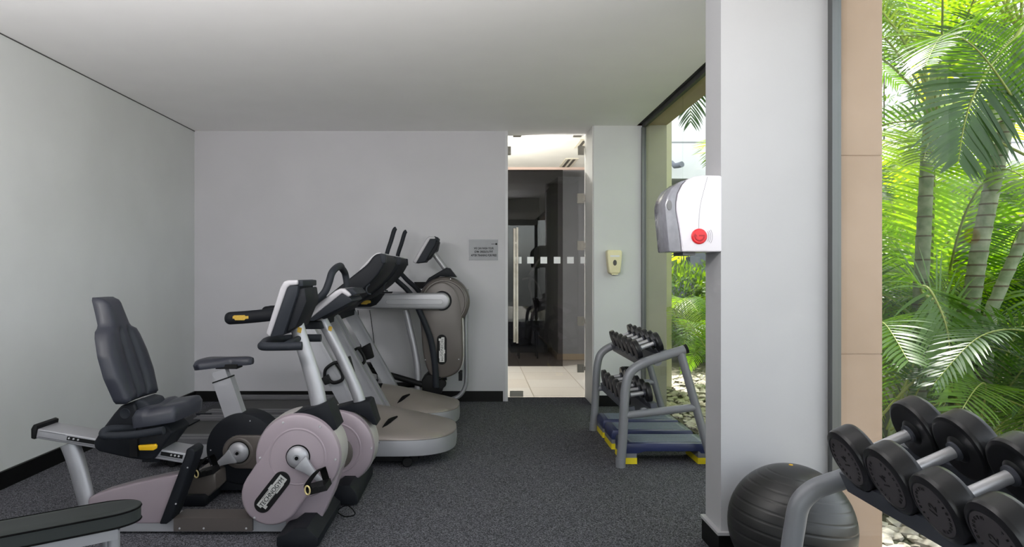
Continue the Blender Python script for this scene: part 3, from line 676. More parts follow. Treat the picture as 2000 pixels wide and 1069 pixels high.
# ================================================================== TREADMILLS
def treadmill():
    t = thing('treadmill', 'x', 'treadmill', (-1.1,4.92,0), 'treadmills with sloping silver uprights')
    YN, YF_, YM = 4.53, 5.31, 4.92
    # plan outline of the hood: straight sides, round nose at the right
    def plan(s, inset=0):
        hw_ = .39-inset; pts = []
        for i in range(25):
            a = -math.pi/2+math.pi*i/24
            ca, sa = math.cos(a), math.sin(a)
            e = 2/2.6
            pts.append((-.55+(.40-inset)*abs(ca)**e, YM+hw_*math.copysign(abs(sa)**e, sa)))
        return pts
    def ringpts(inset, z, back=-.80): return [Vector((back, YM-(.39-inset), z))]+[Vector((x,y,z)) for x,y in plan(0,inset)]+[Vector((back, YM+(.39-inset), z))]
    bm = NB()
    lv = [(.03,.075),(.0,.085),(-.004,.13),(.0,.188)]
    rings = [[bm.verts.new(p) for p in ringpts(i, z)] for i, z in lv]
    for a, b in zip(rings, rings[1:]):
        for k in range(len(a)-1): bm.faces.new((a[k],a[k+1],b[k+1],b[k]))
        bm.faces.new((a[-1],a[0],b[0],b[-1]))
    bm.faces.new(rings[0]); bm.faces.new(rings[-1][::-1])
    base = obj('motor_base', bm, silver, t, 50)
    bm = NB()
    # hood: dome that rises toward the uprights
    def hoodpt(x, y, k):      # k: 0 rim .. 1 centre line
        u = (x+.15)/-.65
        rise = .045+.12*max(0,min(1,u))
        return Vector((x, y, .2+rise*(k**.8)))
    cen = []; n = len(plan(0)); rows = []
    for k in range(9):
        f = k/8; row = []
        for x, y in [(-.80, YM-.39)]+plan(0)+[(-.80, YM+.39)]:
            cx_ = -.62 if x > -.62 else x
            xx = x+(cx_-x)*f; yy = y+(YM-y)*f
            rr = 1-(1-f)**1.6
            row.append(bm.verts.new(hoodpt(xx, yy, rr) if k else Vector((x,y,.198))))
        rows.append(row)
    for a, b in zip(rows, rows[1:]):
        for i in range(len(a)-1): bm.faces.new((a[i],a[i+1],b[i+1],b[i]))
    rim2 = [bm.verts.new(v.co-Vector((0,0,.008))) for v in rows[0]]
    for i in range(len(rim2)-1): bm.faces.new((rows[0][i+1],rows[0][i],rim2[i],rim2[i+1]))
    bmesh.ops.remove_doubles(bm, verts=bm.verts[:], dist=.0008)
    hood = obj('motor_hood', bm, covert, t, 70)
    hood.data.materials[0] = covert
    bm = NB(); rr1 = [bm.verts.new(p) for p in ringpts(.004,.186)]; rr2 = [bm.verts.new(p) for p in ringpts(.004,.2)]
    for k in range(len(rr1)-1): bm.faces.new((rr1[k],rr1[k+1],rr2[k+1],rr2[k]))
    obj('hood_seam', bm, ink, t)
    bm = NB(); ps = [Vector((-.64,4.62,.252)),Vector((-.60,4.68,.29)),Vector((-.555,4.75,.305))]
    tube(bm, ps, [.006,.016,.005], 10, 4, flat=.5); obj('hood_grip', bm, ink, hood)
    # deck
    bm = NB(); box(bm, -2.12,-.76,YM-.25,YM+.25,.165,.185); obj('belt', bm, beltm, t)
    for s in (-1, 1):
        y0, y1 = (YM-.39, YM-.25) if s < 0 else (YM+.25, YM+.39)
        bm = NB(); box(bm, -2.15,-.7,y0,y1,.165,.202,.01,2); box(bm,-2.15,-.7,(y0+y1)/2-.012,(y0+y1)/2+.012,.2,.206,.002); obj('foot_rail', bm, deckr, t)
        ys = (YM-.395, YM-.33) if s < 0 else (YM+.33, YM+.395)
        bm = NB(); box(bm, -2.15,-.68,ys[0],ys[1],.07,.165,.012,3); obj('side_beam', bm, silver, t)
    bm = NB(); box(bm, -2.22,-2.10,YM-.4,YM+.4,.05,.195,.03,3); obj('rear_cap', bm, darkp, t)
    bm = NB(); box(bm, -2.0,-.4,YM-.3,YM+.3,.03,.1); obj('under_frame', bm, blackr, t)
    for x, y in ((-.47,YM-.33),(-.47,YM+.33),(-2.05,YM-.33),(-2.05,YM+.33)):
        bm = NB(); lathe(bm, [(0,-.02),(.028,-.02),(.034,-.014),(.034,.014),(.028,.02),(0,.02)], (x,y,.034), 'Y', 20); box(bm, x-.012,x+.012,y-.01,y+.01,.034,.08); obj('wheel', bm, blackr, t)
    # uprights
    for s, yy in ((-1,4.56),(1,5.28)):
        a = Vector((-.71,yy,.17)); b = Vector((-1.165,yy,.98))
        bm = NB(); ax = (b-a)/2; nx = Vector((-ax.z,0,ax.x)).normalized()
        obox(bm, (a+b)/2, ax, (0,.03,0), nx*.05, .008, 3)
        for k in (.036,.026): obox(bm, (a+b)/2-nx*k, ax, (0,.0335,0), nx*.002)
        up = obj('upright', bm, silver, t)
        bm = NB(); obox(bm, a+Vector((-.01,0,.0)), nx*.065, (0,.04,0), ax.normalized()*.03, .01); obj('upright_boot', bm, darkp, up)
        # long padded handrail
        yr = yy-.03*1 if s < 0 else yy+.03
        pts = [P(448,622,4.52),P(480,620,4.52),P(530,615,4.52),P(585,607,4.52),P(640,588,4.52)]
        pts = [Vector((p.x,yr,p.z)) for p in pts]
        bm = NB(); tube(bm, [pts[0]-Vector((k,0,-k*.05)) for k in (.034,.030,.022,.010)]+smoothpoly(pts,5,False), [.012,.024,.033,.040]+[.0425]*14+[.041,.040,.039,.038,.037,.036,.036], 18, 1, flat=.62, up=(0,1,0)); hr = obj('handrail', bm, darkp, t)
        bm = NB(); prism(bm, XZ([(453,619),(456,616.5),(477,616),(478,618),(484,617.5),(484,623),(478,623.5),(476,626),(458,626),(456,623),(453,623)], 4.49), yr-.029, yr-.0265); obj('sticker', bm, gold, hr, None)
    # console body
    YA, YZ = 4.62, 5.24
    prof = sp2([(716,517),(728,502),(738,496),(748,497),(753,506),(750,518),(735,541),(705,570),(665,598),(640,606),(598,640),(586,637),(600,612),(640,578),(690,538)], 4)
    bm = NB(); prism(bm, XZ(prof, YA), YA, YZ, .02, 4, ang=60); cn = obj('console', bm, darkp, t)
    bm = NB(); prism(bm, XZ([(700,527),(726,500),(735,493.5),(744,493.5),(744,498),(736,498),(728,504),(704,530)], YA), YA+.02, YZ-.02, .004, 2, ang=25); obj('bezel', bm, mat('pale_bezel',(160,158,163),.5,.1), cn)
    bm = NB(); prism(bm, XZ([(742,495),(753,497),(754,514),(745,514)], YA), YA-.004, YA+.05, .004, 2); prism(bm, XZ([(742,495),(753,497),(754,514),(745,514)], YA), YZ-.05, YZ+.004, .004, 2); obj('console_corner', bm, slate, cn)
    bm = NB(); tube(bm, [P(722,556,4.62),P(716,562,4.6),P(717,572,4.6),P(724,575,4.62)], .006, 8, 5); obj('hook', bm, slate, cn)
    bm = NB(); box(bm, -1.2,-1.1,4.56,5.28,.93,1.0,.02,2); obj('cross_bar', bm, darkp, t)
    # bottle holder on the near upright
    bm = NB(); c0 = P(660,728,4.50)
    tube(bm, [P(634,738,4.5),P(636,722,4.49),P(651,710,4.49),P(662,708,4.5)], .011, 8, 5); tube(bm, [P(640,741,4.5),P(652,748,4.49),P(668,742,4.49),P(668,728,4.5),P(655,708,4.5)], .012, 8, 5)
    bh = obj('bottle_holder', bm, blackr, t)
    bm = NB(); prism(bm, XZ([(629,738),(640,732),(647,748),(636,752)], 4.5), 4.47, 4.54, .006, 2); obj('holder_clamp', bm, blackr, bh); bm = NB(); prism(bm, XZ([(655,711),(676,700),(686,735),(668,741)], 4.5), 4.60, 4.66, .008, 2); obj('holder_clamp', bm, blackr, bh)
    return t
t1 = treadmill(); t1['label'] = 'nearer treadmill, its silver-banded hood in front of the other treadmill'
t2 = copy_tree(t1); t2.location.y += .87; t2['label'] = 'farther treadmill, its hood behind the nearer one and beside the cross trainer'

# ================================================================== CROSS TRAINER
ct = thing('cross_trainer', 'taupe cross trainer with horizontal silver arm standing against the back wall', 'cross trainer', (-.8,6.5,0))
Y0 = 6.26
bm = NB(); dc = XZ([(867,591)], Y0)[0]
lathe(bm, [(0,Y0),(.19,Y0),(.195,Y0-.004),(.205,Y0-.004),(.21,Y0),(.222,Y0+.004),(.236,Y0+.03),(.236,6.58),(.22,6.62),(0,6.62)], (dc[0],0,dc[1]), 'Y', 60); up_ = obj('upper_casing', bm, taupe, ct)
bm = NB(); prism(bm, XZ(sp2([(818,592),(838,560),(867,550),(893,570),(902,610),(904,660),(904,705),(893,728),(868,739),(845,737),(832,715),(825,680),(822,640)],4), Y0), Y0-.006, 6.6, .02, 3, ang=50); lc = obj('lower_casing', bm, taupe, ct)
bm = NB(); prism(bm, XZ([(899,600),(904,612),(906,660),(906,707),(897,727),(893,722),(900,700),(901,650)], Y0), Y0+.01, 6.58, .004, 2); obj('edge_strip', bm, rim, lc)
badge(lc, XZ([(863,683)], Y0)[0], -90, .185, .045, Y0-.008)
screws(XZ([(823,566),(880,545),(831,703),(896,702)], Y0),  Y0-.007, lc, .005)
bm = NB(); prism(bm, XZ([(824,562),(838,543),(872,523),(878,524),(892,542),(880,541),(858,540),(838,552)], 6.35), 6.3, 6.58, .01, 2); obj('shroud', bm, darkp, ct)
bm = NB(); tube(bm, [P(876,534,6.44),P(860,512,6.44),P(842,488,6.44)], .027, 16, 4); obj('console_post', bm, silverd, ct)
console(ct, [(806,512),(833,466),(838,461.5),(850,463),(850,467),(840,467),(812,515)], [(811,514),(839,466),(852,468),(850,478),(830,512)], [(846,470),(857,470),(853,488),(838,505),(832,509)], 6.28, 6.60, [(848,461),(856,464),(855,471),(847,470)])
for yy, far in ((6.15,0),(6.72,1)):
    bm = NB(); c0, c1 = XZ([(700,589)], 6.15)[0], XZ([(862,588.5)], 6.15)[0]
    prism(bm, stadium(c0, c1, .066,.076), yy, yy+.07, .02, 4, ang=50)
    g0, g1 = XZ([(758,590)], 6.15)[0], XZ([(860,590)], 6.15)[0]
    arm = obj('arm', bm, silver, ct)
    bm = NB(); prism(bm, stadium(g0, g1, .022), yy-.002, yy+.004, .002, 1); obj('arm_groove', bm, silver, arm)
    bm = NB(); prism(bm, XZ([(685,586),(690,577),(700,573),(752,573.5),(744,586),(735,596),(724,600),(690,600),(684,594)], 6.15), yy-.005, yy+.075, .008, 2, ang=40); tp = obj('arm_tip', bm, darkp, arm)
    if not far:
        bm = NB(); prism(bm, XZ([(694,591),(703,587),(712,586),(721,587),(724,588),(724,592),(719,593),(716,595),(706,595),(703,592.5)], 6.14), yy-.0075, yy-.004); obj('sticker', bm, gold, tp, None)
bm = NB(); lathe(bm, [(0,6.2),(.085,6.2),(.09,6.26),(0,6.26)], (c1[0],0,c1[1]), 'Y', 40); obj('arm_pivot', bm, darkp, ct)
bm = NB(); tube(bm, [P(792,606,6.3),P(800,640,6.3),P(811,690,6.3),P(816,730,6.3),P(816,775,6.3)], .031, 16, 5); obj('front_link', bm, silver, ct)
for yy, dx in ((6.2,0),(6.62,.05)):
    pts = [P(774,446,6.2),P(770,450,6.2),P(764,470,6.2),P(755,500,6.2),P(757,525,6.2),P(772,545,6.2),P(800,572,6.2),P(820,610,6.2),P(840,660,6.2),P(849,710,6.2),P(852,757,6.2)]
    pts = [Vector((p.x+dx, yy, p.z+dx*.0)) for p in pts]
    bm = NB(); tube(bm, pts, [.016,.02,.02,.019,.019,.022,.024,.027,.028,.028,.03], 12, 5); obj('moving_arm', bm, slate, ct)
bm = NB(); tube(bm, [P(911,565,6.6),P(910,640,6.6),P(911,730,6.6),P(908,757,6.6),P(895,775,6.6),P(872,783,6.6)], .021, 14, 6); obj('rear_frame_tube', bm, silver, ct)
bm = NB(); box(bm, -.62,-.3,6.25,6.75,.0,.055,.015); box(bm, -1.75,-.2,6.42,6.58,.015,.075,.015); box(bm, -1.8,-1.65,6.2,6.8,0,.06,.015); obj('floor_frame', bm, darkp, ct)
bm = NB(); prism(bm, XZ([(824,742),(836,730),(862,735),(864,768),(826,770)], 6.3), 6.25, 6.6, .01); obj('link_housing', bm, blackr, ct)
bm = NB(); lathe(bm, [(0,-.03),(.04,-.03),(.045,.03),(0,.03)], P(862,750,6.24), 'Y', 24); obj('wheel', bm, blackr, ct)
q = XZ([(896,726),(903,741)], 6.4); bm = box(NB(), q[0][0], q[1][0], 6.3, 6.5, q[1][1], q[0][1], .005); obj('stop_block', bm, blackr, ct)
for yy, a, b in ((6.28,(845,757),(702,716)),(6.6,(845,760),(690,768))):
    bm = NB(); tube(bm, [P(*a,6.28)+Vector((0,yy-6.28,0)), P(*b,6.28)+Vector((0,yy-6.28,0))], .028, 12, 1); pa_ = obj('pedal_arm', bm, blackr, ct)
    e = P(*b,6.28); bm = NB(); prism(bm, [(e.x-.24,e.z-.0),(e.x-.22,e.z+.02),(e.x+.1,e.z+.03),(e.x+.16,e.z+.07),(e.x+.18,e.z+.06),(e.x+.13,e.z+.0)], yy-.09, yy+.09, .008, 2); obj('pedal', bm, blackr, pa_)
for i, pl in enumerate(([(699,606),(702,640),(706,700)],[(722,606),(727,640),(734,700),(738,760)])):
    bm = NB(); tube(bm, [P(a_,b_,YB-.02) for a_, b_ in pl], .0035, 6, 4)
    tag(obj('power_cord', bm, ink), ('thin black cord hanging on the back wall, the left one under the silver arm','thin black cord hanging on the back wall, the right one under the silver arm')[i], 'cord', 'cords on the back wall')

# ================================================================== WEIGHT BENCH
be = thing('weight_bench', 'black padded weight bench on silver legs, cut off by the left edge', 'bench', (-1.55,2.35,0))
dv = Vector((.80,.60,0)).normalized(); pv = Vector((-dv.y,dv.x,0)); tip = Vector((-1.262,2.56,.445))
L_ = 1.15; Wd = .086
def btop(u, v):
    t = (u+1)/2; x = L_*(1-t)**2.2; w = Wd
    k = max(0, 1-(x/.13)); w = Wd*max(0.0,1-k**2.3)**.5*.999+.004
    e = max(abs(v)**7, 0); z = .445-.0005-.006*e
    return tip-dv*x+pv*(w*v)+Vector((0,0,z-.445))
def bbot(u, v): 
    p = btop(u, v); t = (u+1)/2
    return Vector((p.x,p.y,.388))+dv*0
bm = NB(); pad(bm, btop, bbot, 40, 12)
bmesh.ops.remove_doubles(bm, verts=bm.verts[:], dist=.0005)
bp_ = obj('pad', bm, bench_m, be, 50)
ed = [tip-dv*(L_*(1-t))-pv*0 for t in (0,)]
for zz, nm in ((.4385,'piping'),(.392,'piping')):
    pts = []
    for i in range(40): 
        u = -1+2*i/40; p = btop(u,-1); pts.append(Vector((p.x,p.y,zz)))
    for i in range(40,-1,-1):
        u = -1+2*i/40; p = btop(u,1); pts.append(Vector((p.x,p.y,zz)))
    bm = NB(); tube(bm, pts, .0035, 6, 1); obj(nm, bm, ink, bp_)
bm = NB()
def barq(a, b, w, h): 
    a, b = Vector(a), Vector(b); ax = (b-a)/2; s = Vector((-ax.y,ax.x,0)).normalized(); n_ = ax.cross(s).normalized()
    obox(bm, (a+b)/2, ax, s*w, n_*h, .006, 2)
o0 = tip-dv*.09
for s in (-1,1): barq(o0+pv*.068*s+Vector((0,0,-.078)), tip-dv*1.1+pv*.068*s+Vector((0,0,-.078)), .014, .018)
obj('frame', bm, silver, be)
for x in (.10,1.0):
    for s in (-1,1):
        p = tip-dv*x+pv*.06*s; bm = NB(); tube(bm, [(p.x,p.y,.38),(p.x,p.y,.03)], .021, 14, 1); lg = obj('leg', bm, silver, be)
        bm = NB(); tube(bm, [(p.x,p.y,.035),(p.x,p.y,0)], .025, 14, 1); obj('rubber_foot', bm, blackr, lg)
    bm = NB(); barq(tip-dv*x+pv*.14+Vector((0,0,-.405)), tip-dv*x-pv*.14+Vector((0,0,-.405)), .018,.018); obj('foot_bar', bm, darkp, be)

# ================================================================== DUMBBELLS
def dumbbell(D, cc, th, hr, num=None, group=None, lab='x'):
    t = thing('dumbbell', lab, 'dumbbell', (0,0,0), group); r = D/2; b = th*.17; mk = mat('dark_print', (34,32,34), .6, spec=.2)
    bm = NB(); tube(bm, [(-cc/2,0,0),(cc/2,0,0)], hr, 20, 1)
    obj('handle', bm, chrome, t)
    for s in (-1, 1):
        c = s*cc/2; o_, i_ = c+s*th/2, c-s*th/2
        bm = NB(); lathe(bm, [(0,o_),(r*.76,o_),(r*.78,o_-s*.001),(r*.80,o_+s*.0015),(r-b,o_),(r-b*.3,o_-s*b*.3),(r,o_-s*b),(r,o_-s*b*1.25),(r,i_+s*b*1.25),(r,i_+s*b),(r-b*.3,i_+s*b*.3),(r-b,i_),(r-b*1.3,i_),(r*.4,i_+s*.002),(r*.32,i_-s*.004),(r*.26,i_-s*.006),(0,i_-s*.006)], (0,0,0), 'X', 44)
        hd = obj('head', bm, dumb, t)
        bm = NB(); lathe(bm, [(0,o_+s*.001),(r*.75,o_+s*.001),(r*.75,o_-s*.002),(0,o_-s*.002)], (0,0,0), 'X', 44); ep = obj('end_plate', bm, dface, hd)
        bm = NB(); lathe(bm, [(hr*1.0,i_-s*.003),(hr*1.55,i_-s*.003),(hr*1.55,i_-s*.012),(hr*1.0,i_-s*.014)], (0,0,0), 'X', 24); obj('collar', bm, rackdark, hd)
        if num and s < 0:
            bm = NB(); rot = {'14': R(100), '12': R(70)}[num]
            for an, tx in [(0,num)]:
                up = Vector((0,math.sin(rot),math.cos(rot))); rt = Vector((0,-math.cos(rot),math.sin(rot)))
                addmesh(bm, textmesh(tx, r*.42, .0006, .0), frame((o_-.0018,0,0), rt, up))
            obj('number', bm, mk, ep, None)
            for half in (0, math.pi):
                bm = NB()
                for k, chh in enumerate('TECHNOGYM'):
                    a = rot+half+R(62-k*15.5)
                    up = Vector((0,math.sin(a),math.cos(a))); rt = Vector((0,-math.cos(a),math.sin(a)))
                    addmesh(bm, textmesh(chh, r*.13, .0006, .0), frame(Vector((o_-.0018,0,0))+up*r*.6, rt, up))
                obj('rim_lettering', bm, mk, ep, None)
    return t
def place(t, L, tilt, cc, drop=0):           # left head centre L, axis rises toward the window
    a = R(tilt); c = Vector(L)+Vector((math.cos(a),0,math.sin(a)))*cc/2
    t.location = c; t.rotation_euler = (0,-a,0)
def rail(root, name, c, y0, y1, tilt, hw_=.03, tk=.008, lip=.02):
    a = R(tilt); u = Vector((math.cos(a),0,math.sin(a))); n_ = Vector((-math.sin(a),0,math.cos(a)))
    bm = NB(); c = Vector((c[0],(y0+y1)/2,c[1])); ay = Vector((0,(y1-y0)/2,0))
    obox(bm, c, u*hw_, ay, n_*tk, .002)
    for s in (-1,1): obox(bm, c+u*hw_*s-n_*.012, u*.003, ay, n_*.018, .001)
    o = obj(name, bm, rackdark, root); return o
# --- near rack
CCn, THn, Dn = .205, .064, .187
YS = [1.975, 1.785, 1.597, 1.408]
XLn, ZLn = 1.098, .768
nr = thing('dumbbell_rack', 'near grey dumbbell rack in the lower right corner, in front of the gym ball', 'dumbbell rack', (1.3,1.5,0), 'dumbbell racks')
al = R(24); ux = Vector((math.cos(al),0,math.sin(al))); nx = Vector((-math.sin(al),0,math.cos(al)))
Lc = Vector((XLn,0,ZLn))
def headpos(base, s): return base+ux*s
def cradle(root, base, s, y_list, D, al_, yend, name='saddle_tray', hb=.03):
    u = Vector((math.cos(al_),0,math.sin(al_))); n_ = Vector((-math.sin(al_),0,math.cos(al_)))
    # wavy support plate: scalloped cups under each head, running along Y
    ys = []; y = yend[0]
    N = 120; prof = []
    for i in range(N+1):
        y = yend[0]+(yend[1]-yend[0])*i/N
        h = -D*.40
        for yc in y_list:
            dd = abs(y-yc)
            if dd < D*.42: h = min(h, -math.sqrt((D/2+.002)**2-dd*dd))
        prof.append((y, h))
    bm = NB(); c = base+u*s; w = .022
    top_ = []; 
    for y, h in prof:
        top_.append([bm.verts.new(Vector((c.x,y,c.z))+n_*hh+u*k) for hh, k in ((h,-w),(h,w),(-D/2-.045,w),(-D/2-.045,-w))])
    for a_, b_ in zip(top_, top_[1:]):
        for k in range(4): bm.faces.new((a_[k],a_[(k+1)%4],b_[(k+1)%4],b_[k]))
    bm.faces.new(top_[0]); bm.faces.new(top_[-1][::-1])
    return obj(name, bm, rackdark, root, 40)
for s in (.0, CCn): cradle(nr, Lc, s, YS, Dn, al, (1.0, 2.09), hb=.03)
c_ = Lc+ux*CCn/2-nx*(Dn/2+.035)
bm = NB(); obox(bm, (c_.x,1.545,c_.z), ux*(CCn/2-.02), (0,.54,0), nx*.006, .002); obj('tray', bm, rackdark, nr)
for YY in (2.12, .95):
    bm = NB()
    pts = [P(1543,1130,2.12),P(1545,1080,2.12),P(1552,1030,2.12),P(1562,985,2.12),P(1588,958,2.12),P(1622,944,2.12),P(1665,928,2.12)]
    pts = [Vector((p.x,YY,p.z)) for p in pts]; e = pts[-1]; e2 = Vector((1.50,YY,e.z+(1.50-e.x)*.45))
    pts = [Vector((pts[0].x-.02,YY,0.03))]+pts+[e2]
    tube(bm, pts, .031, 20, 6); obj('front_leg', bm, rackgray, nr)
    bm = NB(); tube(bm, [e2-Vector((.06,0,.02)),(1.575,YY,.03)], .031, 16, 1); obj('rear_leg', bm, rackgray, nr)
    bm = NB(); tube(bm, [(pts[1].x+.01,YY,.345),(1.545,YY,.355)], .026, 16, 1); obj('cross_tube', bm, rackgray, nr)
    for fx in (pts[0].x, 1.575): obj('rubber_foot', tube(NB(), [(fx,YY,.05),(fx,YY,0)], .036, 14, 1), blackr, nr)
names = ['first dumbbell from the pillar on the near rack, partly over the frame tube','second dumbbell from the pillar on the top tier of the near rack','third dumbbell from the pillar on the top tier of the near rack','dumbbell at the lower right corner of the photo, top tier of near rack','dumbbell on the near rack top tier closest to the viewer']
protos = {}
for i, y in enumerate(YS):
    num = '14' if i < 2 else '12'
    if num not in protos: t = protos[num] = dumbbell(Dn if i < 2 else .172, CCn, THn, .0165, num, 'dumbbells on the near rack')
    else: t = copy_tree(protos[num])
    t['label'] = names[i]; place(t, (XLn,y,ZLn-(0 if i < 2 else .0085)), 24, CCn)
XL2, ZL2 = 1.09, .36
base2 = Vector((XL2,0,ZL2))
YS2 = [1.95]
for s in (0,CCn): cradle(nr, base2, s, YS2, Dn*.9, R(20), (1.0,2.09))
small = dumbbell(Dn*.9, CCn, .045, .0165, None, 'dumbbells on the near rack'); 
for i, y in enumerate(YS2):
    t = small if i == 0 else copy_tree(small)
    t['label'] = ['dumbbell on the lower tier of the near rack, only its top showing','second dumbbell on the lower tier of the near rack','third dumbbell on the lower tier of the near rack'][i]
    place(t, (XL2,y,ZL2), 20, CCn)
# --- far rack
fr = thing('dumbbell_rack', 'far grey dumbbell rack by the window, blue steps beneath it', 'dumbbell rack', (1.3,5.1,0), 'dumbbell racks')
RY = (4.58, 5.66)
for YY in RY:
    pts = [P(1212,905,4.58),P(1216,860,4.58),P(1219,800,4.58),P(1222,757,4.58),P(1231,728,4.58),P(1256,710,4.58),P(1295,696,4.58),P(1337,683,4.58)]
    pts = [Vector((p.x,YY,p.z)) for p in pts]; pts[0].z = .02
    bm = NB(); tube(bm, pts, .031, 18, 5); obj('front_leg', bm, rackgray, fr)
    e = pts[-1]
    bm = NB(); tube(bm, [e, e+Vector((.018,0,.006))], .0325, 18, 1); obj('end_cap', bm, blackr, fr)
    bm = NB(); tube(bm, [(e.x-.03,YY,e.z-.01),(1.575,YY,.03)], .028, 16, 1); obj('rear_leg', bm, rackgray, fr)
    a_, b_ = P(1219,812,4.58), P(1364,795,4.58); bm = NB(); tube(bm, [(a_.x,YY,a_.z),(b_.x,YY,b_.z)], .026, 16, 1); obj('cross_tube', bm, rackgray, fr)
    for fx in (pts[0].x, 1.575): obj('rubber_foot', tube(NB(), [(fx,YY,.06),(fx,YY,0)], .033, 14, 1), rackgray, fr)
Df, Cf, Tf = .138, .152, .034
yu = [4.72+.157*i for i in range(6)]; 
LU = Vector((1.105,0,.775)); LL = Vector((1.03,0,.455))
for base, tl in ((LU,20),(LL,9)):
    for s in (0,Cf): cradle(fr, base, s, yu, Df, R(tl), (4.60,5.64))
    u = Vector((math.cos(R(tl)),0,math.sin(R(tl)))); n_ = Vector((-math.sin(R(tl)),0,math.cos(R(tl)))); c_ = base+u*Cf/2-n_*(Df/2+.03)
    bm = NB(); obox(bm, (c_.x,5.12,c_.z), u*(Cf/2-.02), (0,.52,0), n_*.005, .002); obj('tray', bm, rackdark, fr)
    for s in (0,1):
        bm = NB(); tube(bm, [Vector((c_.x,4.6 if s == 0 else 5.6,c_.z)), Vector((c_.x,4.58 if s==0 else 5.66,c_.z))], .03, 10, 1); obj('tray_mount', bm, rackgray, fr)
pf = dumbbell(Df, Cf, Tf, .0145, None, 'dumbbells on the far rack')
ords = ['nearest the viewer','second from the near end','third from the near end','fourth from the near end','fifth from the near end','farthest from the viewer']
k = 0
for base, tl, tier in ((LU,20,'upper'),(LL,9,'lower')):
    for i, y in enumerate(yu):
        t = pf if k == 0 else copy_tree(pf); k += 1
        t['label'] = 'black dumbbell on the %s tier of the far rack, %s' % (tier, ords[i])
        if k > 1: t.scale = (1,1,1)
        place(t, (base.x,y,base.z), tl, Cf)

# ================================================================== STEPS
def step():
    t = thing('aerobic_step', 'x', 'step', (1.3,4.8,0), 'aerobic steps')
    x0, x1, y0, y1 = .995, 1.60, 4.65, 4.93
    bm = NB()
    prof = [(x0,.07),(x0,.118),(x0+.012,.142),(x1-.012,.142),(x1,.118),(x1,.07),(x1-.075,.07),(x1-.085,.085),(x1-.13,.085),(x0+.15,.085),(x0+.1,.07)]
    prism(bm, prof, y0, y1, .01, 2, ang=30); obj('platform', bm, stepbl, t)
    bm = NB(); box(bm, x0+.05,x1-.05,y0+.03,y1-.03,.1415,.146,.003,2)
    for k in range(9): box(bm, x0+.07,x1-.07,y0+.045+k*.024,y0+.053+k*.024,.146,.148)
    obj('tread', bm, stepgr, t)
    for a in (x0, x1-.095):
        bm = NB(); box(bm, a+.002,a+.093,y0+.004,y1-.004,.042,.085,.005,2); obj('riser_block', bm, stepsh, t)
        bm = NB(); box(bm, a,a+.095,y0+.002,y1-.002,0,.042,.006,2); obj('foot', bm, steply, t)
    return t
s1 = step(); s1['label'] = 'nearest blue aerobic step with yellow feet under the far dumbbell rack'
for dy, lb in ((.39,'middle blue aerobic step of the three under the far dumbbell rack'),(.74,'rearmost blue aerobic step, closest to the doorway wall')):
    s = copy_tree(s1); s.location.y += dy; s.location.x += -.003; s['label'] = lb

# ================================================================== BALL
rB = .25; bc = Vector((1.31,2.85,rB))
bm = NB(); prof = []
n = 180
for i in range(n+1):
    a = -math.pi/2+math.pi*i/n; r = rB
    lat = math.degrees(a)
    if abs(lat) < 66 and (i % 10 == 0): r -= .0022
    prof.append((max(0,r*math.cos(a)), r*math.sin(a)))
lathe(bm, prof, (0,0,0), 'Z', 96)
bb = thing('gym_ball', 'large black ribbed exercise ball on the floor by the white column', 'exercise ball', bc)
for v in bm.verts: v.co = Matrix.Rotation(R(8),3,'Y') @ v.co
bmesh.ops.translate(bm, verts=bm.verts[:], vec=bc); obj('shell', bm, ballm, bb, 80)
bm = NB(); lathe(bm, [(0,rB+.002),(.008,rB+.002),(.009,rB-.004),(0,rB-.004)], bc, 'Z', 16); obj('valve', bm, yellow, bb)

# ================================================================== GARDEN
GZ = -.06
bm = box(NB(), XO, 22, -14, 16, -.3, GZ); struct('ground', bm, soil)
struct('ground_bounce_terrace', box(NB(), -12, XO, -14, YF-.15, -.3, GZ), pavem)  # unseen pale paving, added to bounce sunlight up to the ceiling
struct('ground_terrace_side', box(NB(), 6.5, 22, -14, 3.0, GZ, GZ+.01), pavem)
struct('ground_terrace_far', box(NB(), 4.6, 22, 9, 14, GZ, GZ+.01), pavem)
random.seed(4)
def pebbles(x0, x1, y0, y1, n, s=(.02,.05)):
    bm = NB()
    for i in range(n):
        c = Vector((random.uniform(x0,x1), random.uniform(y0,y1), GZ+.01)); r = random.uniform(*s)
        q = bmesh.ops.create_icosphere(bm, subdivisions=1, radius=r, matrix=Matrix.Translation(c) @ Matrix.Rotation(random.uniform(0,3),4,'Z') @ Matrix.Diagonal((1.3,1,.6,1)))
        for v in q['verts']: v.co += noise.noise_vector(v.co*25)*r*.35
    return bm
tag(obj('pebble_bed', pebbles(1.87,3.2,1.6,4.2,900), pebm), 'bed of pale pebbles at the foot of the near window', 'pebbles', kind='stuff')
tag(obj('pebble_bed', pebbles(1.87,3.2,4.3,9,1500), pebm), 'bed of pale pebbles outside the far window', 'pebbles', kind='stuff')

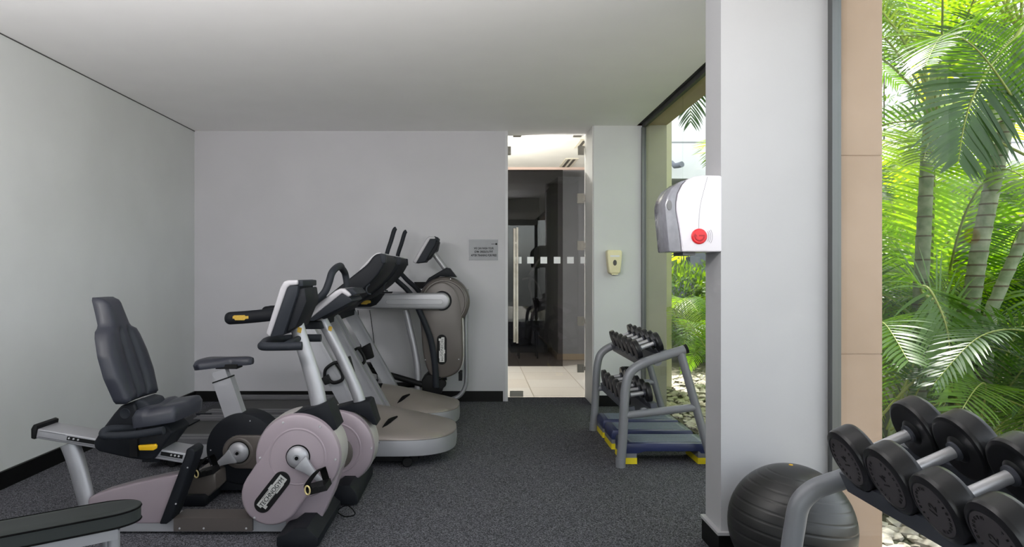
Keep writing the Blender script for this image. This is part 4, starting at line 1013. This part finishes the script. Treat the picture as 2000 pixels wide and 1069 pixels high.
def frond_bm(pts, leaf, n=38, width=.022, droop=.35, start=.15, up=Vector((0,0,1)), rr=.010, seed=0, vfold=.25, fan=1.0):
    rnd = random.Random(seed)
    bm = NB(); q = smoothpoly(pts, 8, False); Lc_ = [0]
    for a, b in zip(q, q[1:]): Lc_.append(Lc_[-1]+(b-a).length)
    T = Lc_[-1]
    def at(s):
        s = max(0,min(T-1e-6,s))
        for i in range(len(q)-1):
            if Lc_[i+1] >= s:
                f = (s-Lc_[i])/max(1e-9,Lc_[i+1]-Lc_[i]); return q[i].lerp(q[i+1],f), (q[i+1]-q[i]).normalized()
        return q[-1], (q[-1]-q[-2]).normalized()
    rad = [rr*(1-.85*(k/(len(q)-1))) for k in range(len(q))]
    tube(bm, q, rad, 6, 1, mi=1)
    for i in range(n):
        t = start+(1-start)*(i+.5)/n
        p, tg = at(t*T); sd_ = tg.cross(up)
        if sd_.length < .05: sd_ = Vector((0,1,0))
        sd_.normalize(); nn = sd_.cross(tg).normalized()
        prof = (math.sin(math.pi*min(1,max(0,(t-start)/(1-start)))**.75)*.75+.30)
        for s in (-1,1):
            l = leaf*prof*rnd.uniform(.88,1.1); a = R(58-36*t)*fan
            d0 = (sd_*s*math.sin(a+.35)+tg*math.cos(a+.35)).normalized()
            d0 = (d0+nn*vfold*(1-t*.5)+Vector((rnd.uniform(-.06,.06),rnd.uniform(-.06,.06),rnd.uniform(-.05,.05)))).normalized()
            prev = None; pos = p.copy(); dd = d0.copy(); K = 5
            wv = (tg - d0*tg.dot(d0)).normalized()
            for k in range(K+1):
                f = k/K; w = width*.5*(math.sin(math.pi*min(1,.12+f*.88))**.6 if f < 1 else .02)
                w = width*.5*(.45+.55*min(1,f*4))*(1-max(0,(f-.45)/.55)**1.5)+.0006
                cur = (bm.verts.new(pos+wv*w), bm.verts.new(pos-wv*w))
                if prev: bm.faces.new((prev[0],prev[1],cur[1],cur[0]))
                prev = cur; pos = pos+dd*(l/K)
                dd = (dd+Vector((0,0,-1))*droop*(.25+f)*.9/ K*2).normalized()
                wv = (wv-dd*wv.dot(dd)).normalized()
    return bm
def frond_obj(name, bm, m, parent):
    me = bpy.data.meshes.new(name)
    if parent is not None: bmesh.ops.translate(bm, verts=bm.verts[:], vec=-rootloc(parent))
    bm.to_mesh(me); bm.free(); me.polygons.foreach_set('use_smooth', [True]*len(me.polygons))
    me.materials.append(m); me.materials.append(rachm)
    o = bpy.data.objects.new(name, me); C.objects.link(o)
    if parent is not None: o.parent = parent
    return o
# frond templates, growing along +X from the origin
TPL = {}
for key, m in (('a',leafA),('b',leafB),('d',leafD)):
    for v in range(3):
        pts = [((0,0,0),(.35,0,.45),(.8,0,.75),(1.3,0,.75),(1.75,0,.45)),((0,0,0),(.25,0,.6),(.6,0,1.05),(1.05,0,1.2),(1.5,0,1.0)),((0,0,0),(.45,0,.3),(.9,0,.4),(1.35,0,.2),(1.65,0,-.25))][v]
        bm = frond_bm([Vector(p) for p in pts], .40, 50, .017, .4, .18, seed=v*7+3)
        me = bpy.data.meshes.new('palm_frond'); bm.to_mesh(me); bm.free(); me.polygons.foreach_set('use_smooth',[True]*len(me.polygons)); me.materials.append(m); me.materials.append(rachm)
        TPL[key,v] = me
def add_frond(root, loc, az, scale, key, v, tilt=0):
    reach = 1.85*scale
    lim = 3.0 if loc[1] > 3.5 else 1.95
    for _ in range(12):
        if loc[0]+reach*math.cos(R(az)) > 2.0: break
        az += 180*(1 if random.random() < .5 else -1)*.25
    else: return None
    o = bpy.data.objects.new('palm_frond', TPL[key,v]); C.objects.link(o); o.parent = root
    o.location = Vector(loc)-root.location; o.rotation_euler = (random.uniform(-.3,.3), R(tilt), R(az)); o.scale = (scale,)*3
    return o
def trunk(root, pts, r0, r1, gap=.11, shaft=None):
    bm = NB(); q = smoothpoly(pts, 10, False); Ls = [0]
    for a, b in zip(q, q[1:]): Ls.append(Ls[-1]+(b-a).length)
    T = Ls[-1]; ss = []; s = 0; i = 0
    while s < T:
        ss += [(s,1.05,0),(s+.006,1.05,1),(s+.012,.97,1),(s+.03,.96,0),(s+gap*.8,1.0,0)]; s += gap*random.uniform(.85,1.15)
    ss = [x for x in ss if x[0] < T]
    def at(s):
        for i in range(len(q)-1):
            if Ls[i+1] >= s: return q[i].lerp(q[i+1],(s-Ls[i])/max(1e-9,Ls[i+1]-Ls[i]))
        return q[-1]
    prev = None
    for s, k, mi in ss:
        p = at(s); r = (r0+(r1-r0)*s/T)*k
        ring = [bm.verts.new(p+Vector((r*math.cos(a*math.pi/9),r*math.sin(a*math.pi/9),0))) for a in range(18)]
        if prev:
            for a in range(18): bm.faces.new((prev[a],prev[(a+1)%18],ring[(a+1)%18],ring[a])).material_index = mi
        prev = ring
    o = obj('trunk', bm, [trunkm, ringm], root, 60)
    if shaft:
        bm = NB(); tube(bm, shaft, [r1*1.15,r1*1.05,r1*.5], 14, 5); obj('crownshaft', bm, shaftm, root, 60)
def gp(px, py, Y): return P(px,py,Y)
random.seed(11)
# palm A: straight pale trunk in the middle of the near window
A0 = gp(1786,890,5.0); pa = thing('palm_tree', 'palm with a straight pale trunk, leftmost trunk outside the near window', 'palm', (A0.x,5.0,GZ), 'garden palms')
A = [Vector((A0.x,5,GZ)),gp(1792,760,5),gp(1797,600,5),gp(1806,420,5),gp(1812,300,5),gp(1818,240,5)]
trunk(pa, A, .060, .044, .16, [gp(1816,270,5),gp(1821,200,5),gp(1826,130,5)])
tp = gp(1823,170,5)
for az, sc, v, k in ((35,1.2,0,'b'),(85,1.2,1,'b'),(135,1.0,1,'b'),(225,1.0,0,'b'),(280,1.1,1,'b'),(10,1.1,1,'b'),(60,1.0,0,'b'),(110,1.1,1,'b'),(160,1.05,0,'a'),(205,1.1,1,'b'),(250,.95,0,'b'),(300,1.1,1,'a'),(335,.9,0,'b'),(190,.9,1,'b')): add_frond(pa, tp-Vector((0,0,random.uniform(0,.35))), az, sc, k, v)
# palm B: leaning ringed trunk at right
B0 = gp(1878,800,4.6); pb = thing('palm_tree', 'palm with a thick ringed trunk leaning right outside the near window', 'palm', (B0.x,4.6,GZ), 'garden palms')
Bp = [Vector((B0.x,4.6,GZ)),gp(1890,660,4.6),gp(1903,550,4.6),gp(1920,450,4.6),gp(1943,340,4.6),gp(1966,240,4.6),gp(1980,180,4.6)]
trunk(pb, Bp, .062, .048, .085, [gp(1976,195,4.6),gp(1990,110,4.6),gp(1998,30,4.6)])
frd = [gp(1996,50,4.55),gp(1985,72,4.45),gp(1962,95,4.35),gp(1930,135,4.25),gp(1900,190,4.2),gp(1882,250,4.18),gp(1872,315,4.15)]
frond_obj('palm_frond', frond_bm(frd, .54, 46, .026, .45, .05, seed=5, rr=.014, vfold=.05, up=Vector((0,-1,.35))), leafD, pb)
tp = gp(1995,60,4.6)
for az, sc, v, k in ((0,1,0,'a'),(50,1,1,'b'),(100,1.1,0,'b'),(150,1,1,'b'),(200,1.0,0,'a'),(330,1,0,'a')): add_frond(pb, tp, az, sc, k, v)
# palm C behind
C0 = gp(1868,760,5.7); pc_ = thing('palm_tree', 'palm with a grey green trunk standing between the other two trunks', 'palm', (C0.x,5.7,GZ), 'garden palms')
trunk(pc_, [Vector((C0.x,5.7,GZ)),gp(1874,560,5.7),gp(1890,440,5.7),gp(1912,360,5.7),gp(1935,250,5.7),gp(1950,150,5.7)], .065, .05, .15, [gp(1948,160,5.7),gp(1955,90,5.7),gp(1962,20,5.7)])
tp = gp(1960,60,5.7)
for az, sc, v, k in ((20,1.2,0,'b'),(75,1.2,1,'b'),(130,1.2,0,'b'),(175,1.3,1,'b'),(220,1.2,0,'b'),(280,1.2,0,'a'),(330,1.2,1,'b')): add_frond(pc_, tp, az, sc, k, v)
# palm D small leaning
D0 = gp(1915,720,4.3); pd_ = thing('palm_tree', 'slim palm leaning out of the frame at the right edge', 'palm', (D0.x,4.3,GZ), 'garden palms')
trunk(pd_, [Vector((D0.x,4.3,GZ)),gp(1930,650,4.3),gp(1952,570,4.3),gp(1978,510,4.3),gp(2010,440,4.3),gp(2040,370,4.3)], .045, .034, .1, [gp(2035,380,4.3),gp(2055,330,4.3),gp(2070,280,4.3)])
tp = gp(2055,330,4.3)
for az, sc, v, k in ((20,.9,0,'a'),(120,.9,1,'a'),(170,.9,0,'a'),(200,.95,2,'a'),(260,.8,2,'a')): add_frond(pd_, tp, az, sc, k, v)
# clumps
def clump(x, y, n, sc, keys, label, az0=0, spread=360, stems=True, vs=(0,1,1,2)):
    t = thing('areca_palm', label, 'palm', (x,y,GZ), 'leafy garden palms')
    for i in range(n):
        az = az0+spread*(i+random.uniform(-.3,.3))/n
        h = random.uniform(.0,.7)*sc; r_ = .12
        lx, ly = x+r_*math.cos(R(az)), y+r_*math.sin(R(az))
        if stems and i % 3 == 0:
            bm = NB(); tube(bm, [(x+.04*math.cos(R(az)),y+.04*math.sin(R(az)),GZ),(lx,ly,GZ+h+.05)], .018, 8, 1); obj('stem', bm, shaftm, t)
        add_frond(t, (lx,ly,GZ+h), az, sc*random.uniform(.8,1.1), random.choice(keys), random.choice(vs))
    return t
fE = thing('areca_palm', 'low palm with a big glossy frond hanging in front of the pale trunk', 'palm', (3.1,4.3,GZ), 'leafy garden palms')
fr1 = [Vector((3.1,4.3,GZ)),gp(1850,640,4.3),gp(1800,570,4.2),gp(1812,562,4.0),gp(1832,595,3.9),gp(1848,638,3.85),gp(1856,690,3.82),gp(1860,765,3.8)]
frond_obj('palm_frond', frond_bm(fr1, .42, 46, .020, .35, .38, seed=9, rr=.012, vfold=.1, up=Vector((0,-.8,.6))), leafA, fE)
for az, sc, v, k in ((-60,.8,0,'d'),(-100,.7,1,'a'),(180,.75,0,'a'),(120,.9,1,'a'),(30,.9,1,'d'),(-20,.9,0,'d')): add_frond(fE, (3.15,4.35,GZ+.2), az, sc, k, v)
cl = [(2.75,4.7,9,.85,'ad','bushy palm low behind the stone pillar of the near window'),
 (3.9,4.6,10,.85,'ad','bushy palm at the foot of the leaning ringed trunk'),(3.35,5.6,12,1.0,'ab','bushy palm left of the pale trunk'),
 (4.3,5.6,12,1.05,'ab','bushy palm right behind the grey green trunk'),(4.9,6.6,12,1.2,'bab','tall bushy palm in the back right of the garden'),
 (3.9,6.9,12,1.35,'bab','tall bushy palm behind the pale trunk'),(4.1,6.2,14,1.5,'b','bright bushy palm with long fronds behind the pale trunk'),(3.7,3.9,9,.75,'da','dark bushy palm near the glass at the right edge'),
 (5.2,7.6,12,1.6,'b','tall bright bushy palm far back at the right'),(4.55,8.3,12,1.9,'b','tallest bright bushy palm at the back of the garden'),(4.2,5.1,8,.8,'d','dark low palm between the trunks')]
for x, y, n, sc, k, lb in cl: clump(x, y, n, sc, k, lb)
clump(2.62,7.3,12,.72,'ab','arching palm outside the far window behind the dumbbell rack', vs=(0,0,2))
clump(3.05,8.6,10,.8,'ab','leafy palm further back outside the far window', vs=(0,1))
hp = thing('hanging_palm', 'palm whose dark frond tip hangs at the top of the far window', 'palm', (3.1,7.0,GZ), 'garden palms')
trunk(hp, [Vector((3.1,7.0,GZ)),Vector((3.12,7,1.5)),Vector((3.15,7,3.0))], .06,.05,.14)
fh = [Vector((3.15,7.0,3.0)),Vector((2.95,6.95,3.5)),Vector((2.5,6.85,3.6)),gp(1352,120,6.8),gp(1349,190,6.8),gp(1349,240,6.8)]
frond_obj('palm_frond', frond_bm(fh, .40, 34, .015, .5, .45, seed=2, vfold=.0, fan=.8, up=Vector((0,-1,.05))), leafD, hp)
for az in (20,90,150,300): add_frond(hp, (3.15,7,3.0), az, 1, 'a', az//100 % 3)
def shrub(x, y, rx, ry, h, n, label, z0=GZ):
    t = thing('shrub', label, 'shrub', (x,y,GZ), 'garden shrubs')
    bm = NB()
    for i in range(n):
        u = Vector((random.gauss(0,1),random.gauss(0,1),random.gauss(0,1))).normalized()*random.uniform(.55,1)
        p = Vector((x+u.x*rx, y+u.y*ry, GZ+h*.55+u.z*h*.5)); p += noise.noise_vector(p*1.7)*.25
        d_ = (u+Vector((random.uniform(-1,1),random.uniform(-1,1),random.uniform(-.6,1)))*.9).normalized(); s_ = d_.orthogonal().normalized()
        l = random.uniform(.07,.14); w = l*.2
        vs = [bm.verts.new(p), bm.verts.new(p+d_*l*.45+s_*w), bm.verts.new(p+d_*l), bm.verts.new(p+d_*l*.45-s_*w)]
        bm.faces.new(vs)
    o = obj('foliage', bm, leafS, t, None)
    for i in range(5):
        a = i*1.26; bm = NB(); tube(bm, [(x,y,GZ),(x+rx*.3*math.cos(a),y+ry*.3*math.sin(a),GZ+h*.4),(x+rx*.6*math.cos(a),y+ry*.6*math.sin(a),GZ+h*.8)], [.02,.014,.006], 6, 4); obj('stem', bm, ringm, t)
shrub(3.3,10.6,.9,.7,1.55,3500,'light green shrub beyond the far window, left part of the hedge')
shrub(4.4,11.2,1.0,.7,1.7,3500,'light green shrub beyond the far window, right part of the hedge')
shrub(5.8,9.2,1.0,.8,1.5,3000,'light green shrub behind the garden palms')
shrub(5.9,9.9,1.5,.8,6.0,9000,'tall bright leafy tree behind the palms, left side of the near window')
shrub(8.3,12.4,1.4,.8,2.4,4000,'broad green shrub in front of the white building')
# building across the garden
bld = thing('building', 'white clad building across the garden seen over the palms', 'building', (10,14,GZ))
obj('upper_facade', box(NB(), 1.9, 24, 14, 18, 3.25, 7.0), whitepan, bld, None)
obj('recessed_wall', box(NB(), 1.9, 24, 15.2, 17, GZ, 3.25), bwallm, bld, None)
for i in range(7):
    x = 3.2+i*2.7; obj('window', box(NB(), x, x+2.3, 15.15, 15.2, 1.9, 3.15, .01), darkgl, bld, None)
for i in range(4):
    x = 4.4+i*4.6; obj('column', box(NB(), x, x+.35, 14.1, 14.45, GZ, 3.25, .01), bwallm, bld, None)
obj('security_camera', tube(NB(), [P(1312,316,13.9),P(1318,324,13.8),P(1332,321,13.6)], [.03,.055,.06], 12, 2), bwallm, bld)
tag(obj('garden_beam', obox(NB(), (8.4,10.6,2.15), (2.6,0,.22), (0,.09,0), (-.01,0,.10), .01), brownb), 'weathered slanting beam seen between the palm trunks', 'beam')

# ================================================================== LIGHT
w = bpy.data.worlds.new('World'); bpy.context.scene.world = w; w.use_nodes = True
n = w.node_tree.nodes; l = w.node_tree.links; bg = n['Background']
sky = n.new('ShaderNodeTexSky'); sky.sky_type = 'NISHITA'; sky.sun_disc = False; sky.sun_elevation = R(60); sky.sun_rotation = R(0); sky.dust_density = 2
hs = n.new('ShaderNodeHueSaturation'); hs.inputs['Saturation'].default_value = .25
l.new(sky.outputs[0], hs.inputs['Color']); l.new(hs.outputs[0], bg.inputs['Color']); bg.inputs['Strength'].default_value = .42
sun = bpy.data.lights.new('sun', 'SUN'); sun.energy = 5.5; sun.angle = R(1); sun.color = (1,.96,.9)
so = bpy.data.objects.new('sun', sun); C.objects.link(so); so.location = (4,-6,12)
so.rotation_euler = Vector((0,.5,.86)).to_track_quat('Z','Y').to_euler()
def area(name, parent, loc, e, sx, sy, col, rot=(0,0,0), spread=180):
    la = bpy.data.lights.new(name,'AREA'); la.shape = 'RECTANGLE'; la.size = sx; la.size_y = sy; la.energy = e; la.color = col; la.spread = R(spread)
    lo = bpy.data.objects.new(name, la); C.objects.link(lo); lo.location = loc; lo.parent = parent; lo.rotation_euler = rot
def fill_box(x, y, z, e, label, az=0, L=.7):       # added fill light: unseen hanging box, open face looking down the room
    t = thing('fill_light_box', label, 'fill light', (x,y,z), 'added fill lights above the view')
    bm = NB(); box(bm, x-L/2-.02,x+L/2+.02,y-.10,y,z-.17,z+.17,.006); obj('fill_housing', bm, white_pl, t)
    for s in (-1,1): obj('wire', tube(NB(), [(x+s*L*.4,y-.05,z+.16),(x+s*L*.4,y-.05,H)], .0015, 6, 1), alu, t)
    area('fill_light', t, (0,.006,0), e, L, .3, (1,.985,.97), (R(118),0,0), 150)
for x, e in ((-2.0,36),(-.9,27),(.2,22)): fill_box(x, 1.3, 2.1, e, 'added white fill light box hanging unseen above the view')
def hall_fill_lamp(x, y, z, e, label, sx=.6, sy=.6, col=(1,.98,.96)):  # added lamp that lights the hall from out of view
    t = thing('hall_fill_lamp', label, 'ceiling lamp', (x,y,z))
    bm = NB(); box(bm, x-sx/2-.02,x+sx/2+.02,y-sy/2-.02,y+sy/2+.02,z-.012,z,.003); obj('fill_frame', bm, white_pl, t)
    area('fill_light', t, (0,0,-.015), e, sx, sy, col)
hall_fill_lamp(-.6, 8.3, 2.79, 100, 'added warm fill lamp in the hall, unseen behind the back wall', .5, .5, (1,.97,.92))
wl = thing('hall_fill_uplight', 'added fill uplighter on the hall side of the back wall, unseen', 'wall lamp', (-.5,7.3,1.7))  # added unseen uplight to brighten the hall ceiling
obj('fill_shade', box(NB(), -.8,-.2,7.2,7.4,1.6,1.7,.01), white_pl, wl)
area('fill_uplight', wl, (0,0,.01), 60, .55, .15, (1,.95,.88), (R(180),0,0))

# ================================================================== CAMERA
cam = bpy.data.cameras.new('camera'); cam.sensor_width = 36; cam.lens = F/2000*36; cam.shift_x = (1000-CX)/2000; cam.shift_y = 0
cam.clip_start = .05; co = bpy.data.objects.new('camera', cam); C.objects.link(co); co.location = (0,0,CZ); co.rotation_euler = (R(90),0,0)
S = bpy.context.scene; S.camera = co
S.view_settings.view_transform = 'Standard'; S.view_settings.look = 'None'; S.view_settings.gamma = 1; S.view_settings.exposure = .9
S.view_settings.use_curve_mapping = False
S.cycles.max_bounces = 12; S.cycles.diffuse_bounces = 6; S.cycles.transparent_max_bounces = 24; S.cycles.glossy_bounces = 4; S.cycles.sample_clamp_indirect = 8
